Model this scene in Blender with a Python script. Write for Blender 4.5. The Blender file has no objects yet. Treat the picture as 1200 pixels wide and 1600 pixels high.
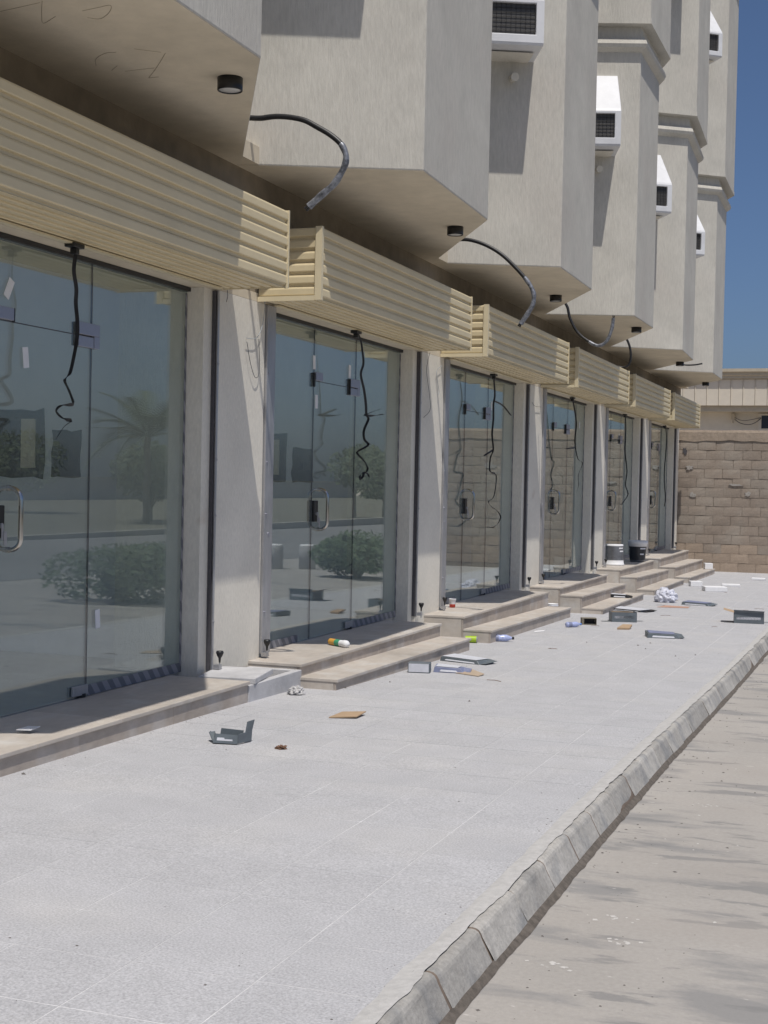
"""Row of unfinished glass shopfronts under a plastered building, with a littered tiled pavement."""
import bpy, bmesh, math, random
from mathutils import Vector, Matrix, noise
random.seed(7)
# measured world coordinates (metres) of the camera axes and of hanging things
STRAP = {1: [[[-4.14, 6.592, 1.208], [-4.14, 6.577, 1.102], [-4.14, 6.599, 1.003], [-4.14, 6.61, 0.927], [-4.14, 6.604, 0.835], [-4.14, 6.606, 0.745], [-4.14, 6.579, 0.627], [-4.14, 6.562, 0.542],
      [-4.14, 6.5, 0.505], [-4.14, 6.548, 0.457], [-4.14, 6.593, 0.402], [-4.14, 6.57, 0.379], [-4.14, 6.458, 0.368], [-4.14, 6.443, 0.336], [-4.14, 6.483, 0.297], [-4.14, 6.572, 0.291],
      [-4.14, 6.507, 0.256], [-4.14, 6.44, 0.192]]],
 2: [[[-4.14, 10.845, 1.211], [-4.14, 10.939, 1.161], [-4.14, 10.97, 1.09], [-4.14, 10.997, 0.98], [-4.14, 10.982, 0.886], [-4.14, 11.042, 0.76], [-4.14, 11.076, 0.64], [-4.14, 11.094, 0.557],
      [-4.14, 11.164, 0.523], [-4.14, 11.089, 0.425], [-4.14, 11.088, 0.35], [-4.14, 11.145, 0.305], [-4.14, 10.966, 0.248], [-4.14, 10.941, 0.224], [-4.14, 11.05, 0.17], [-4.14, 11.175, 0.116],
      [-4.14, 11.163, 0.078], [-4.14, 11.056, 0.067], [-4.14, 10.965, 0.038], [-4.14, 11.006, 0.015], [-4.14, 11.071, 0.039], [-4.14, 11.083, 0.068], [-4.14, 11.165, 0.059], [-4.14, 11.207, 0.036]],
     [[-4.14, 11.081, 0.552], [-4.14, 11.437, 0.623]], [[-4.14, 11.041, 0.552], [-4.14, 11.3, 0.558], [-4.14, 11.569, 0.586]]],
 3: [[[-4.14, 15.144, 1.171], [-4.14, 15.224, 0.991], [-4.14, 15.2, 0.888], [-4.14, 15.151, 0.716], [-4.14, 15.152, 0.548], [-4.14, 15.212, 0.38], [-4.14, 15.091, 0.293], [-4.14, 15.038, 0.174],
      [-4.14, 15.074, 0.124], [-4.14, 15.333, 0.102], [-4.14, 15.28, -0.043], [-4.14, 15.193, -0.154], [-4.14, 15.069, -0.195], [-4.14, 15.169, -0.247], [-4.14, 15.434, -0.301],
      [-4.14, 15.54, -0.371], [-4.14, 15.479, -0.439], [-4.14, 15.254, -0.486], [-4.14, 14.967, -0.479]],
     [[-4.14, 15.23, 0.924], [-4.14, 15.596, 0.894], [-4.14, 15.95, 0.799]], [[-4.14, 15.244, 0.381], [-4.14, 14.84, 0.304]]],
 4: [[[-4.14, 19.32, 1.191], [-4.14, 19.548, 0.885], [-4.14, 19.578, 0.617], [-4.14, 19.769, 0.385], [-4.14, 20.027, 0.322], [-4.14, 19.796, 0.147], [-4.14, 19.895, 0.011], [-4.14, 19.741, -0.092]],
     [[-4.14, 19.588, 0.533], [-4.14, 18.962, 0.498]]],
 5: [[[-4.14, 23.497, 1.189], [-4.14, 23.604, 0.913], [-4.14, 23.535, 0.59], [-4.14, 23.811, 0.273], [-4.14, 23.683, 0.029], [-4.14, 23.869, -0.133], [-4.14, 23.43, -0.292]]],
 6: [[[-4.14, 28.043, 1.209], [-4.14, 28.191, 0.907], [-4.14, 28.048, 0.239], [-4.14, 28.184, -0.188], [-4.14, 28.152, -0.378]]]}
LATCH = {1: [-4.14, 6.578, 1.23], 2: [-4.14, 10.838, 1.221], 3: [-4.14, 15.142, 1.206], 4: [-4.14, 19.298, 1.211], 5: [-4.14, 23.46, 1.195], 6: [-4.14, 27.91, 1.198]}
CABLE = {1: [[-4.052, 8.5, 2.386], [-3.955, 8.5, 2.376], [-3.872, 8.5, 2.38], [-3.803, 8.5, 2.377], [-3.72, 8.5, 2.364], [-3.632, 8.5, 2.339], [-3.543, 8.5, 2.29], [-3.461, 8.5, 2.241], [-3.393, 8.5, 2.187],
     [-3.359, 8.5, 2.142], [-3.341, 8.5, 2.086], [-3.35, 8.5, 2.031], [-3.382, 8.5, 1.971], [-3.427, 8.5, 1.911], [-3.48, 8.5, 1.871], [-3.539, 8.5, 1.824], [-3.593, 8.5, 1.78]],
 2: [[-3.877, 12.75, 2.293], [-3.745, 12.75, 2.282], [-3.588, 12.75, 2.228], [-3.432, 12.75, 2.133], [-3.288, 12.75, 1.998], [-3.182, 12.75, 1.877], [-3.124, 12.75, 1.769], [-3.128, 12.75, 1.669],
     [-3.175, 12.75, 1.581], [-3.239, 12.75, 1.488]],
 3: [[-3.784, 16.95, 2.265], [-3.726, 16.95, 2.17], [-3.691, 16.95, 2.037], [-3.6, 16.95, 1.872], [-3.472, 16.95, 1.762], [-3.337, 16.95, 1.698], [-3.237, 16.95, 1.751], [-3.179, 16.95, 1.888],
     [-3.159, 16.95, 2.027]],
 4: [[-3.743, 21.1, 2.242], [-3.682, 21.1, 2.107], [-3.659, 21.1, 1.964], [-3.675, 21.1, 1.84], [-3.751, 21.1, 1.783], [-3.837, 21.1, 1.793]],
 5: [[-3.536, 25.4, 2.23], [-3.445, 25.4, 2.184], [-3.277, 25.4, 2.182], [-3.133, 25.4, 2.204]]}
WIRE = {1: [[[-4.165, 9.004, 1.321], [-4.165, 9.066, 1.287], [-4.165, 9.089, 1.222], [-4.165, 9.055, 1.083], [-4.165, 8.99, 1.001], [-4.165, 8.92, 0.972], [-4.165, 8.796, 0.964]],
     [[-4.165, 8.805, 0.94], [-4.165, 8.869, 0.798], [-4.165, 8.952, 0.705], [-4.165, 9.017, 0.76], [-4.165, 8.999, 0.977]], [[-4.165, 8.485, 1.251], [-4.165, 8.494, 1.212], [-4.165, 8.478, 1.17]]],
 2: [[[-4.165, 12.903, 1.252], [-4.165, 12.835, 1.154], [-4.165, 12.808, 1.045], [-4.165, 12.906, 0.853], [-4.165, 12.942, 0.701], [-4.165, 12.749, 0.615]],
     [[-4.165, 13.298, 1.155], [-4.165, 13.144, 1.103], [-4.165, 13.133, 1.04], [-4.165, 13.211, 0.904], [-4.165, 13.198, 0.864]]],
 3: [[[-4.165, 17.049, 1.02], [-4.165, 17.193, 0.982], [-4.165, 17.538, 0.988]]]}
CAM = [[0.941, 0.336, 0.021], [-0.027, 0.013, 1.0], [-0.336, 0.942, -0.022]]
SCRIBBLE = [[[-3.602, 5.427, 2.113], [-3.708, 5.584, 2.113], [-3.773, 5.697, 2.113], [-3.663, 5.629, 2.113]],
 [[-3.5, 5.596, 2.113], [-3.406, 5.576, 2.113], [-3.337, 5.566, 2.113], [-3.389, 5.644, 2.113], [-3.478, 5.715, 2.113], [-3.53, 5.684, 2.113]],
 [[-3.893, 6.36, 2.113], [-3.831, 6.258, 2.113], [-3.737, 6.188, 2.113], [-3.673, 6.187, 2.113]], [[-3.86, 6.459, 2.113], [-3.786, 6.39, 2.113]],
 [[-3.443, 6.271, 2.113], [-3.608, 6.48, 2.113], [-3.738, 6.632, 2.113]], [[-3.875, 5.498, 2.113], [-3.791, 5.481, 2.113], [-3.626, 5.445, 2.113]], [[-3.738, 6.632, 2.113], [-3.676, 6.628, 2.113]],
 [[-3.797, 6.489, 2.113], [-3.619, 6.477, 2.113]], [[-3.558, 6.163, 2.113], [-3.455, 6.249, 2.113]]]
PANELBG = []
S = bpy.context.scene
C = S.collection

# ------------------------------------------------------------------ camera
cam_d = bpy.data.cameras.new('camera'); cam = bpy.data.objects.new('camera', cam_d); C.objects.link(cam)
RT, UP, FW = Vector(CAM[0]), Vector(CAM[1]), Vector(CAM[2])
m = Matrix.Identity(4)
for r_ in range(3):
    m[r_][0], m[r_][1], m[r_][2] = RT[r_], UP[r_], -FW[r_]
cam.matrix_world = m
cam_d.sensor_fit = 'VERTICAL'; cam_d.sensor_height = 32.0; cam_d.sensor_width = 24.0
cam_d.lens = 2200.0 / 1600.0 * 32.0
cam_d.clip_start = 0.05; cam_d.clip_end = 3000
S.camera = cam
# ------------------------------------------------------------------ sky, sun, exposure
SUNV = Vector((1.0, -1.42, 4.15)).normalized()
W = bpy.data.worlds.new('World'); S.world = W; W.use_nodes = True
nt = W.node_tree; nt.nodes.clear()
sky = nt.nodes.new('ShaderNodeTexSky'); sky.sky_type = 'NISHITA'; sky.sun_disc = False
sky.sun_elevation = math.asin(SUNV.z); sky.sun_rotation = math.atan2(SUNV.x, SUNV.y)
sky.altitude = 300; sky.air_density = 0.75; sky.dust_density = 3.0; sky.ozone_density = 8.0
bg = nt.nodes.new('ShaderNodeBackground'); bg.inputs['Strength'].default_value = 0.085
ow = nt.nodes.new('ShaderNodeOutputWorld')
nt.links.new(sky.outputs['Color'], bg.inputs['Color']); nt.links.new(bg.outputs[0], ow.inputs['Surface'])
sun_d = bpy.data.lights.new('sun', 'SUN'); sun_d.energy = 3.6; sun_d.angle = math.radians(0.53); sun_d.color = (1.0, 0.955, 0.89)
sun = bpy.data.objects.new('sun', sun_d); C.objects.link(sun)
sun.rotation_euler = SUNV.to_track_quat('Z', 'Y').to_euler(); sun.location = SUNV * 60
S.view_settings.view_transform = 'Standard'; S.view_settings.look = 'None'
S.view_settings.exposure = 0.0; S.view_settings.gamma = 1.0
S.view_settings.use_curve_mapping = False
S.render.engine = 'CYCLES'
S.cycles.max_bounces = 8; S.cycles.transparent_max_bounces = 12; S.cycles.glossy_bounces = 5
S.cycles.use_denoising = True

# ------------------------------------------------------------------ materials
def mat(name, col, rough=0.8, metal=0.0, var=0.0, nscale=4.0, stretch=(1, 1, 1), bump=0.0, bscale=60.0, bstretch=None,
        var2=0.0, n2=0.8, objvar=0.0, spec=0.5, coat=0.0, tint=None):
    """Principled material: base colour with two scales of grain, per-object variation and a fine relief."""
    M = bpy.data.materials.new(name); M.use_nodes = True
    t = M.node_tree; N = t.nodes; L = t.links
    b = N['Principled BSDF']; b.inputs['Roughness'].default_value = rough; b.inputs['Metallic'].default_value = metal
    b.inputs['Specular IOR Level'].default_value = spec; b.inputs['Coat Weight'].default_value = coat
    g = N.new('ShaderNodeNewGeometry')
    val = None
    def mapped(st):
        mp = N.new('ShaderNodeMapping'); mp.inputs['Scale'].default_value = st; L.new(g.outputs['Position'], mp.inputs['Vector']); return mp
    def add(fac_socket, amount):
        nonlocal val
        mr = N.new('ShaderNodeMapRange'); mr.inputs[1].default_value = 0.25; mr.inputs[2].default_value = 0.75
        mr.inputs[3].default_value = 1 - amount; mr.inputs[4].default_value = 1 + amount
        L.new(fac_socket, mr.inputs[0])
        if val is None: val = mr.outputs[0]
        else:
            mu = N.new('ShaderNodeMath'); mu.operation = 'MULTIPLY'; L.new(val, mu.inputs[0]); L.new(mr.outputs[0], mu.inputs[1]); val = mu.outputs[0]
    if var:
        n = N.new('ShaderNodeTexNoise'); n.inputs['Scale'].default_value = nscale; n.inputs['Detail'].default_value = 7; n.inputs['Roughness'].default_value = 0.62
        L.new(mapped(stretch).outputs[0], n.inputs['Vector']); add(n.outputs[0], var)
    if var2:
        n = N.new('ShaderNodeTexNoise'); n.inputs['Scale'].default_value = n2; n.inputs['Detail'].default_value = 4
        L.new(g.outputs['Position'], n.inputs['Vector']); add(n.outputs[0], var2)
    if objvar:
        oi = N.new('ShaderNodeObjectInfo')
        mr = N.new('ShaderNodeMapRange'); mr.inputs[3].default_value = 0.25; mr.inputs[4].default_value = 0.75
        L.new(oi.outputs['Random'], mr.inputs[0]); add(mr.outputs[0], objvar)
    rgb = N.new('ShaderNodeRGB'); rgb.outputs[0].default_value = (*col, 1)
    out = rgb.outputs[0]
    if tint:
        n = N.new('ShaderNodeTexNoise'); n.inputs['Scale'].default_value = tint[1]; n.inputs['Detail'].default_value = 6
        L.new(g.outputs['Position'], n.inputs['Vector'])
        rp = N.new('ShaderNodeMapRange'); rp.inputs[1].default_value = tint[2]; rp.inputs[2].default_value = tint[3]; L.new(n.outputs[0], rp.inputs[0])
        mx = N.new('ShaderNodeMix'); mx.data_type = 'RGBA'; mx.inputs[7].default_value = (*tint[0], 1)
        L.new(out, mx.inputs[6]); L.new(rp.outputs[0], mx.inputs[0]); out = mx.outputs[2]
    if val is not None:
        v = N.new('ShaderNodeVectorMath'); v.operation = 'SCALE'; L.new(out, v.inputs[0]); L.new(val, v.inputs['Scale']); out = v.outputs[0]
    L.new(out, b.inputs['Base Color'])
    if bump:
        n = N.new('ShaderNodeTexNoise'); n.inputs['Scale'].default_value = bscale; n.inputs['Detail'].default_value = 5; n.inputs['Roughness'].default_value = 0.7
        L.new(mapped(bstretch or stretch).outputs[0], n.inputs['Vector'])
        bp = N.new('ShaderNodeBump'); bp.inputs['Strength'].default_value = bump; bp.inputs['Distance'].default_value = 0.01
        L.new(n.outputs[0], bp.inputs['Height']); L.new(bp.outputs[0], b.inputs['Normal'])
    return M

M_STUCCO = mat('ribbed_plaster', (0.57, 0.545, 0.485), 0.92, var=0.11, nscale=48, stretch=(1, 1, 0.22), bump=0.6, bscale=95, bstretch=(1, 1, 0.10), var2=0.10, n2=2.6, spec=0.2, tint=((0.49, 0.455, 0.405), 1.3, 0.48, 0.80))
M_SMOOTH = mat('smooth_plaster', (0.63, 0.555, 0.43), 0.9, var=0.09, nscale=7, bump=0.25, bscale=18, var2=0.12, n2=1.2, spec=0.2)
M_COLUMN = mat('column_plaster', (0.73, 0.69, 0.605), 0.92, var=0.10, nscale=70, stretch=(1, 1, 0.35), bump=0.5, bscale=110, bstretch=(1, 1, 0.2), var2=0.09, n2=1.8, spec=0.2, tint=((0.52, 0.43, 0.34), 2.3, 0.66, 0.85))
M_INNER = mat('interior_white_plaster', (0.84, 0.84, 0.825), 0.9, var=0.03, nscale=3, var2=0.04, n2=1.0)
M_INFLOOR = mat('interior_floor', (0.50, 0.48, 0.45), 0.7, var=0.12, nscale=9, var2=0.1)
M_PATCH = mat('raw_mortar_patch', (0.085, 0.08, 0.055), 0.95, var=0.25, nscale=14, bump=0.5, bscale=40)
M_CREAM = mat('cream_coated_aluminium', (0.675, 0.57, 0.365), 0.42, var=0.05, nscale=12, stretch=(1, 0.15, 1), var2=0.05, n2=3.0, objvar=0.03, spec=0.4)
M_CREAMTRIM = mat('cream_trim', (0.68, 0.59, 0.40), 0.4, var=0.06, nscale=9)
M_GALV = mat('galvanised_steel', (0.42, 0.42, 0.435), 0.42, 0.65, var=0.14, nscale=22, stretch=(1, 1, 0.2), var2=0.1, n2=4)
M_SEALSHADE = mat('dark_seal_and_shade', (0.075, 0.072, 0.080), 0.8, var=0.2, nscale=40)  # for dark seals, and for shade painted into the guide rails
M_BLACK = mat('black_plastic', (0.012, 0.012, 0.013), 0.45)
M_BLACKMETAL = mat('black_painted_metal', (0.014, 0.014, 0.015), 0.38, var=0.2, nscale=30)
M_LENS = mat('frosted_lamp_lens', (0.55, 0.54, 0.52), 0.35, var=0.15, nscale=40)
M_CHROME = mat('polished_steel', (0.50, 0.485, 0.46), 0.12, 1.0, var=0.05, nscale=30)
M_BRUSHED = mat('brushed_steel_plate', (0.40, 0.40, 0.46), 0.38, 0.75, var=0.06, nscale=60)
M_FRAME = mat('dark_header_channel', (0.022, 0.021, 0.021), 0.5)
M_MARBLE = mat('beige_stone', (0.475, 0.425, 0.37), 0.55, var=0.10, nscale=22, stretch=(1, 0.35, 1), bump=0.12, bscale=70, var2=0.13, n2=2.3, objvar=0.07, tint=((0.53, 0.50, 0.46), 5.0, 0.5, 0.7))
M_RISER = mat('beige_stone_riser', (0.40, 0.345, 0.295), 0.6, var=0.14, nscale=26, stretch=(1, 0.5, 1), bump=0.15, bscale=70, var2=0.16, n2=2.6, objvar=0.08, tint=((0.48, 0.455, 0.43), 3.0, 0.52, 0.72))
M_CORE = mat('mortar_bed', (0.40, 0.37, 0.33), 0.95, var=0.2, nscale=15, bump=0.4)
M_TILE = mat('grey_granite_tile', (0.425, 0.423, 0.434), 0.85, var=0.34, nscale=130, bump=0.3, bscale=150, var2=0.05, n2=5.0, objvar=0.022, spec=0.2, tint=((0.455, 0.448, 0.448), 1.8, 0.48, 0.75))
M_GROUT = mat('pale_dusty_grout', (0.56, 0.555, 0.555), 0.95, var=0.22, nscale=40, var2=0.22, n2=1.7)
M_KERB = mat('weathered_concrete_kerb', (0.36, 0.345, 0.32), 0.9, var=0.22, nscale=45, bump=0.5, bscale=70, var2=0.16, n2=5.0, objvar=0.14, tint=((0.25, 0.248, 0.243), 6.0, 0.48, 0.66))
M_KERBMORTAR = mat('kerb_joint_mortar', (0.175, 0.135, 0.105), 0.95, var=0.2, nscale=25)
M_SMEAR = mat('cement_smear', (0.46, 0.45, 0.435), 0.95, var=0.14, nscale=30, bump=0.4, bscale=60)
M_CONC = mat('pale_concrete', (0.46, 0.455, 0.46), 0.9, var=0.13, nscale=9, bump=0.35, bscale=45, var2=0.12, n2=5.0)
M_BLOCK = mat('sandy_concrete_block', (0.305, 0.252, 0.205), 0.95, var=0.13, nscale=28, bump=0.4, bscale=38, var2=0.12, n2=0.9, objvar=0.07, tint=((0.325, 0.285, 0.24), 1.8, 0.45, 0.7))
M_BLOCKLOW = mat('orange_concrete_block', (0.335, 0.265, 0.205), 0.95, var=0.13, nscale=28, bump=0.4, bscale=38, var2=0.12, n2=0.9, objvar=0.08)
M_MORTAR = mat('rough_mortar_joint', (0.24, 0.20, 0.16), 0.95, var=0.25, nscale=20, bump=0.6)
M_PALESPLASH = mat('pale_mortar_splash', (0.36, 0.335, 0.305), 0.95, var=0.3, nscale=30)
M_PANEL = mat('cream_sheet_metal', (0.67, 0.605, 0.50), 0.55, var=0.05, nscale=6, objvar=0.03)
M_PAINTWALL = mat('cream_painted_wall', (0.66, 0.615, 0.53), 0.9, var=0.06, nscale=5, var2=0.06)
M_CORNICE = mat('cornice_render', (0.50, 0.44, 0.34), 0.9, var=0.12, nscale=9)
M_WHITEPL = mat('white_moulded_plastic', (0.69, 0.695, 0.71), 0.42, var=0.06, nscale=8, var2=0.06, n2=3.0)
M_RUST = mat('grey_wire', (0.10, 0.10, 0.10), 0.6)
M_WIREW = mat('pale_blue_wire', (0.33, 0.36, 0.38), 0.5)
M_RIBBON = mat('black_webbing', (0.012, 0.012, 0.014), 0.6)
M_CARTON = mat('slate_printed_card', (0.115, 0.135, 0.15), 0.5, var=0.15, nscale=16)
M_CARTONB = mat('blue_grey_printed_card', (0.20, 0.22, 0.33), 0.5, var=0.18, nscale=14)
M_CARTONW = mat('white_label_card', (0.58, 0.59, 0.63), 0.5, var=0.10, nscale=26)
M_KRAFT = mat('brown_cardboard', (0.40, 0.28, 0.175), 0.85, var=0.10, nscale=20)
M_KRAFTP = mat('pale_brown_cardboard', (0.43, 0.34, 0.25), 0.85, var=0.12, nscale=20)
M_PAPERW = mat('white_paper', (0.74, 0.74, 0.75), 0.7, var=0.06, nscale=20)
M_RED = mat('red_print', (0.55, 0.06, 0.035), 0.5)
M_ORANGE = mat('orange_print', (0.62, 0.33, 0.06), 0.45)
M_GREEN = mat('green_print', (0.06, 0.30, 0.16), 0.45)
M_LIME = mat('lime_green_can', (0.36, 0.52, 0.03), 0.35)
M_BLUEPLASTIC = mat('pale_blue_bottle', (0.38, 0.43, 0.66), 0.25, var=0.25, nscale=45)
M_BLUE = mat('blue_print', (0.10, 0.22, 0.55), 0.4)
M_PAILG = mat('grey_pail_label', (0.17, 0.175, 0.19), 0.35, var=0.35, nscale=11, metal=0.3)
M_PAILD = mat('dark_pail_label', (0.03, 0.032, 0.037), 0.35, var=0.3, nscale=9)
M_CABLE = mat('black_cable_sheath', (0.015, 0.015, 0.017), 0.45)
M_FOIL = mat('worn_cable_wrap', (0.19, 0.20, 0.225), 0.4, 0.3, var=0.95, nscale=30)
M_LEAF = mat('dry_leaf', (0.17, 0.095, 0.06), 0.8)
M_PEBBLE = mat('dark_grit', (0.13, 0.12, 0.11), 0.9)
M_DIRT = mat('gutter_dirt', (0.115, 0.098, 0.082), 0.98, var=0.45, nscale=30, bump=0.6, bscale=50)
M_HEDGE = mat('hedge_leaves', (0.06, 0.10, 0.04), 0.7, var=0.35, nscale=9, objvar=0.1)
M_PALM = mat('palm_leaf', (0.075, 0.105, 0.04), 0.6, var=0.2, nscale=4)
M_TREE = mat('tree_leaves', (0.05, 0.075, 0.028), 0.7, var=0.35, nscale=2)
M_TRUNK = mat('palm_trunk', (0.16, 0.12, 0.085), 0.95, var=0.3, nscale=14, bump=0.8, bscale=20)
M_SAND = mat('sandy_ground', (0.40, 0.34, 0.27), 0.95, var=0.12, nscale=2, var2=0.12, n2=0.2)
M_FARWALL = mat('distant_wall', (0.36, 0.335, 0.30), 0.9, var=0.06, nscale=1)
M_DARKGLASS = mat('dark_window', (0.03, 0.04, 0.06), 0.1)
M_PLASTICBAG = mat('crumpled_white_bag', (0.56, 0.57, 0.64), 0.4, var=0.2, nscale=22)

def glass_material():
    M = bpy.data.materials.new('clear_shop_glass'); M.use_nodes = True
    t = M.node_tree; N = t.nodes; L = t.links; N.clear()
    o = N.new('ShaderNodeOutputMaterial'); tr = N.new('ShaderNodeBsdfTransparent'); gl = N.new('ShaderNodeBsdfGlossy'); mx = N.new('ShaderNodeMixShader')
    tr.inputs['Color'].default_value = (0.91, 0.957, 0.94, 1); gl.inputs['Roughness'].default_value = 0.0; gl.inputs['Color'].default_value = (0.95, 0.98, 0.98, 1)
    # Schlick reflectance from the true angle, the same on both faces of the pane
    gg = N.new('ShaderNodeNewGeometry'); dt = N.new('ShaderNodeVectorMath'); dt.operation = 'DOT_PRODUCT'
    L.new(gg.outputs['Normal'], dt.inputs[0]); L.new(gg.outputs['Incoming'], dt.inputs[1])
    def mth(op, a, b):
        q = N.new('ShaderNodeMath'); q.operation = op
        for k_, x_ in enumerate((a, b)):
            if x_ is None: continue
            if isinstance(x_, (int, float)): q.inputs[k_].default_value = x_
            else: L.new(x_, q.inputs[k_])
        return q.outputs[0]
    cs = mth('ABSOLUTE', dt.outputs['Value'], None)
    fr = mth('ADD', mth('MULTIPLY', mth('POWER', mth('SUBTRACT', 1.0, cs), 4.0), 0.90), 0.10)
    # dusty veil over the pane, its pale haze brightening the dim interior
    df = N.new('ShaderNodeBsdfDiffuse'); df.inputs['Color'].default_value = (0.49, 0.535, 0.52, 1)
    nz = N.new('ShaderNodeTexNoise'); nz.inputs['Scale'].default_value = 3.0; nz.inputs['Detail'].default_value = 6
    g = N.new('ShaderNodeNewGeometry'); L.new(g.outputs['Position'], nz.inputs['Vector'])
    mr = N.new('ShaderNodeMapRange'); mr.inputs[1].default_value = 0.4; mr.inputs[2].default_value = 0.8; mr.inputs[3].default_value = 0.075; mr.inputs[4].default_value = 0.14
    L.new(nz.outputs[0], mr.inputs[0])
    m2 = N.new('ShaderNodeMixShader')
    L.new(mr.outputs[0], m2.inputs[0]); L.new(tr.outputs[0], m2.inputs[1]); L.new(df.outputs[0], m2.inputs[2])
    L.new(fr, mx.inputs[0]); L.new(m2.outputs[0], mx.inputs[1]); L.new(gl.outputs[0], mx.inputs[2])
    L.new(mx.outputs[0], o.inputs['Surface'])
    return M
M_GLASS = glass_material()

def stripe_material(name, c1, c2, scale, direction):
    M = mat(name, c1, 0.5); t = M.node_tree; N = t.nodes; L = t.links
    g = N.new('ShaderNodeNewGeometry'); d = N.new('ShaderNodeVectorMath'); d.operation = 'DOT_PRODUCT'
    d.inputs[1].default_value = direction; L.new(g.outputs['Position'], d.inputs[0])
    m1 = N.new('ShaderNodeMath'); m1.operation = 'MULTIPLY'; m1.inputs[1].default_value = scale; L.new(d.outputs['Value'], m1.inputs[0])
    m2 = N.new('ShaderNodeMath'); m2.operation = 'FRACT'; L.new(m1.outputs[0], m2.inputs[0])
    m3 = N.new('ShaderNodeMath'); m3.operation = 'GREATER_THAN'; m3.inputs[1].default_value = 0.5; L.new(m2.outputs[0], m3.inputs[0])
    mx = N.new('ShaderNodeMix'); mx.data_type = 'RGBA'; mx.inputs[6].default_value = (*c1, 1); mx.inputs[7].default_value = (*c2, 1)
    L.new(m3.outputs[0], mx.inputs[0]); L.new(mx.outputs[2], N['Principled BSDF'].inputs['Base Color'])
    return M
M_TAPE = stripe_material('striped_protective_tape', (0.26, 0.26, 0.28), (0.13, 0.135, 0.155), 11.0, (0, 0.75, 0.66))
M_GRILLE = stripe_material('dark_wire_mesh', (0.035, 0.033, 0.03), (0.10, 0.095, 0.09), 95.0, (0.5, 0.5, 0.707))

def road_material():
    M = mat('dusty_road_surface', (0.362, 0.34, 0.313), 0.95, var=0.09, nscale=55, bump=0.35, bscale=120, var2=0.10, n2=1.1)
    t = M.node_tree; N = t.nodes; L = t.links; b = N['Principled BSDF']
    src = b.inputs['Base Color'].links[0].from_socket
    g = N.new('ShaderNodeNewGeometry'); mp = N.new('ShaderNodeMapping'); mp.inputs['Scale'].default_value = (0.75, 2.4, 1.0)
    mp.inputs['Rotation'].default_value = (0, 0, math.radians(14)); L.new(g.outputs['Position'], mp.inputs['Vector'])
    out = src
    for (sc_, d_, lo, hi, am, col_, w_) in ((1.5, 12, .53, .61, .72, (0.215, 0.213, 0.211), 0.0), (3.3, 9, .57, .62, .70, (0.20, 0.197, 0.193), 4.0), (0.9, 5, .45, .70, .45, (0.34, 0.31, 0.28), 8.0)):
        n = N.new('ShaderNodeTexNoise'); n.noise_dimensions = '4D'; n.inputs['W'].default_value = w_; n.inputs['Scale'].default_value = sc_; n.inputs['Detail'].default_value = d_; n.inputs['Roughness'].default_value = 0.58; n.inputs['Distortion'].default_value = 0.2
        L.new(mp.outputs[0], n.inputs['Vector'])
        r = N.new('ShaderNodeMapRange'); r.inputs[1].default_value = lo; r.inputs[2].default_value = hi; r.inputs[3].default_value = 0; r.inputs[4].default_value = am; L.new(n.outputs[0], r.inputs[0])
        mx = N.new('ShaderNodeMix'); mx.data_type = 'RGBA'; mx.inputs[7].default_value = (*col_, 1)
        L.new(out, mx.inputs[6]); L.new(r.outputs[0], mx.inputs[0]); out = mx.outputs[2]
    n2 = N.new('ShaderNodeTexNoise'); n2.inputs['Scale'].default_value = 14; n2.inputs['Detail'].default_value = 3; L.new(mp.outputs[0], n2.inputs['Vector'])
    r2 = N.new('ShaderNodeMapRange'); r2.inputs[1].default_value = 0.72; r2.inputs[2].default_value = 0.76; r2.inputs[4].default_value = 0.8; L.new(n2.outputs[0], r2.inputs[0])
    m2 = N.new('ShaderNodeMix'); m2.data_type = 'RGBA'; m2.inputs[7].default_value = (0.56, 0.53, 0.50, 1)
    L.new(mx.outputs[2], m2.inputs[6]); L.new(r2.outputs[0], m2.inputs[0])
    L.new(m2.outputs[2], b.inputs['Base Color'])
    return M
M_ROAD = road_material()
M_VERGE = mat('dry_planted_verge', (0.15, 0.14, 0.10), 0.95, var=0.3, nscale=2, var2=0.2, n2=0.3)
M_ASPHALT = mat('grey_asphalt', (0.20, 0.195, 0.19), 0.9, var=0.12, nscale=30, var2=0.15, n2=0.4)

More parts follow.
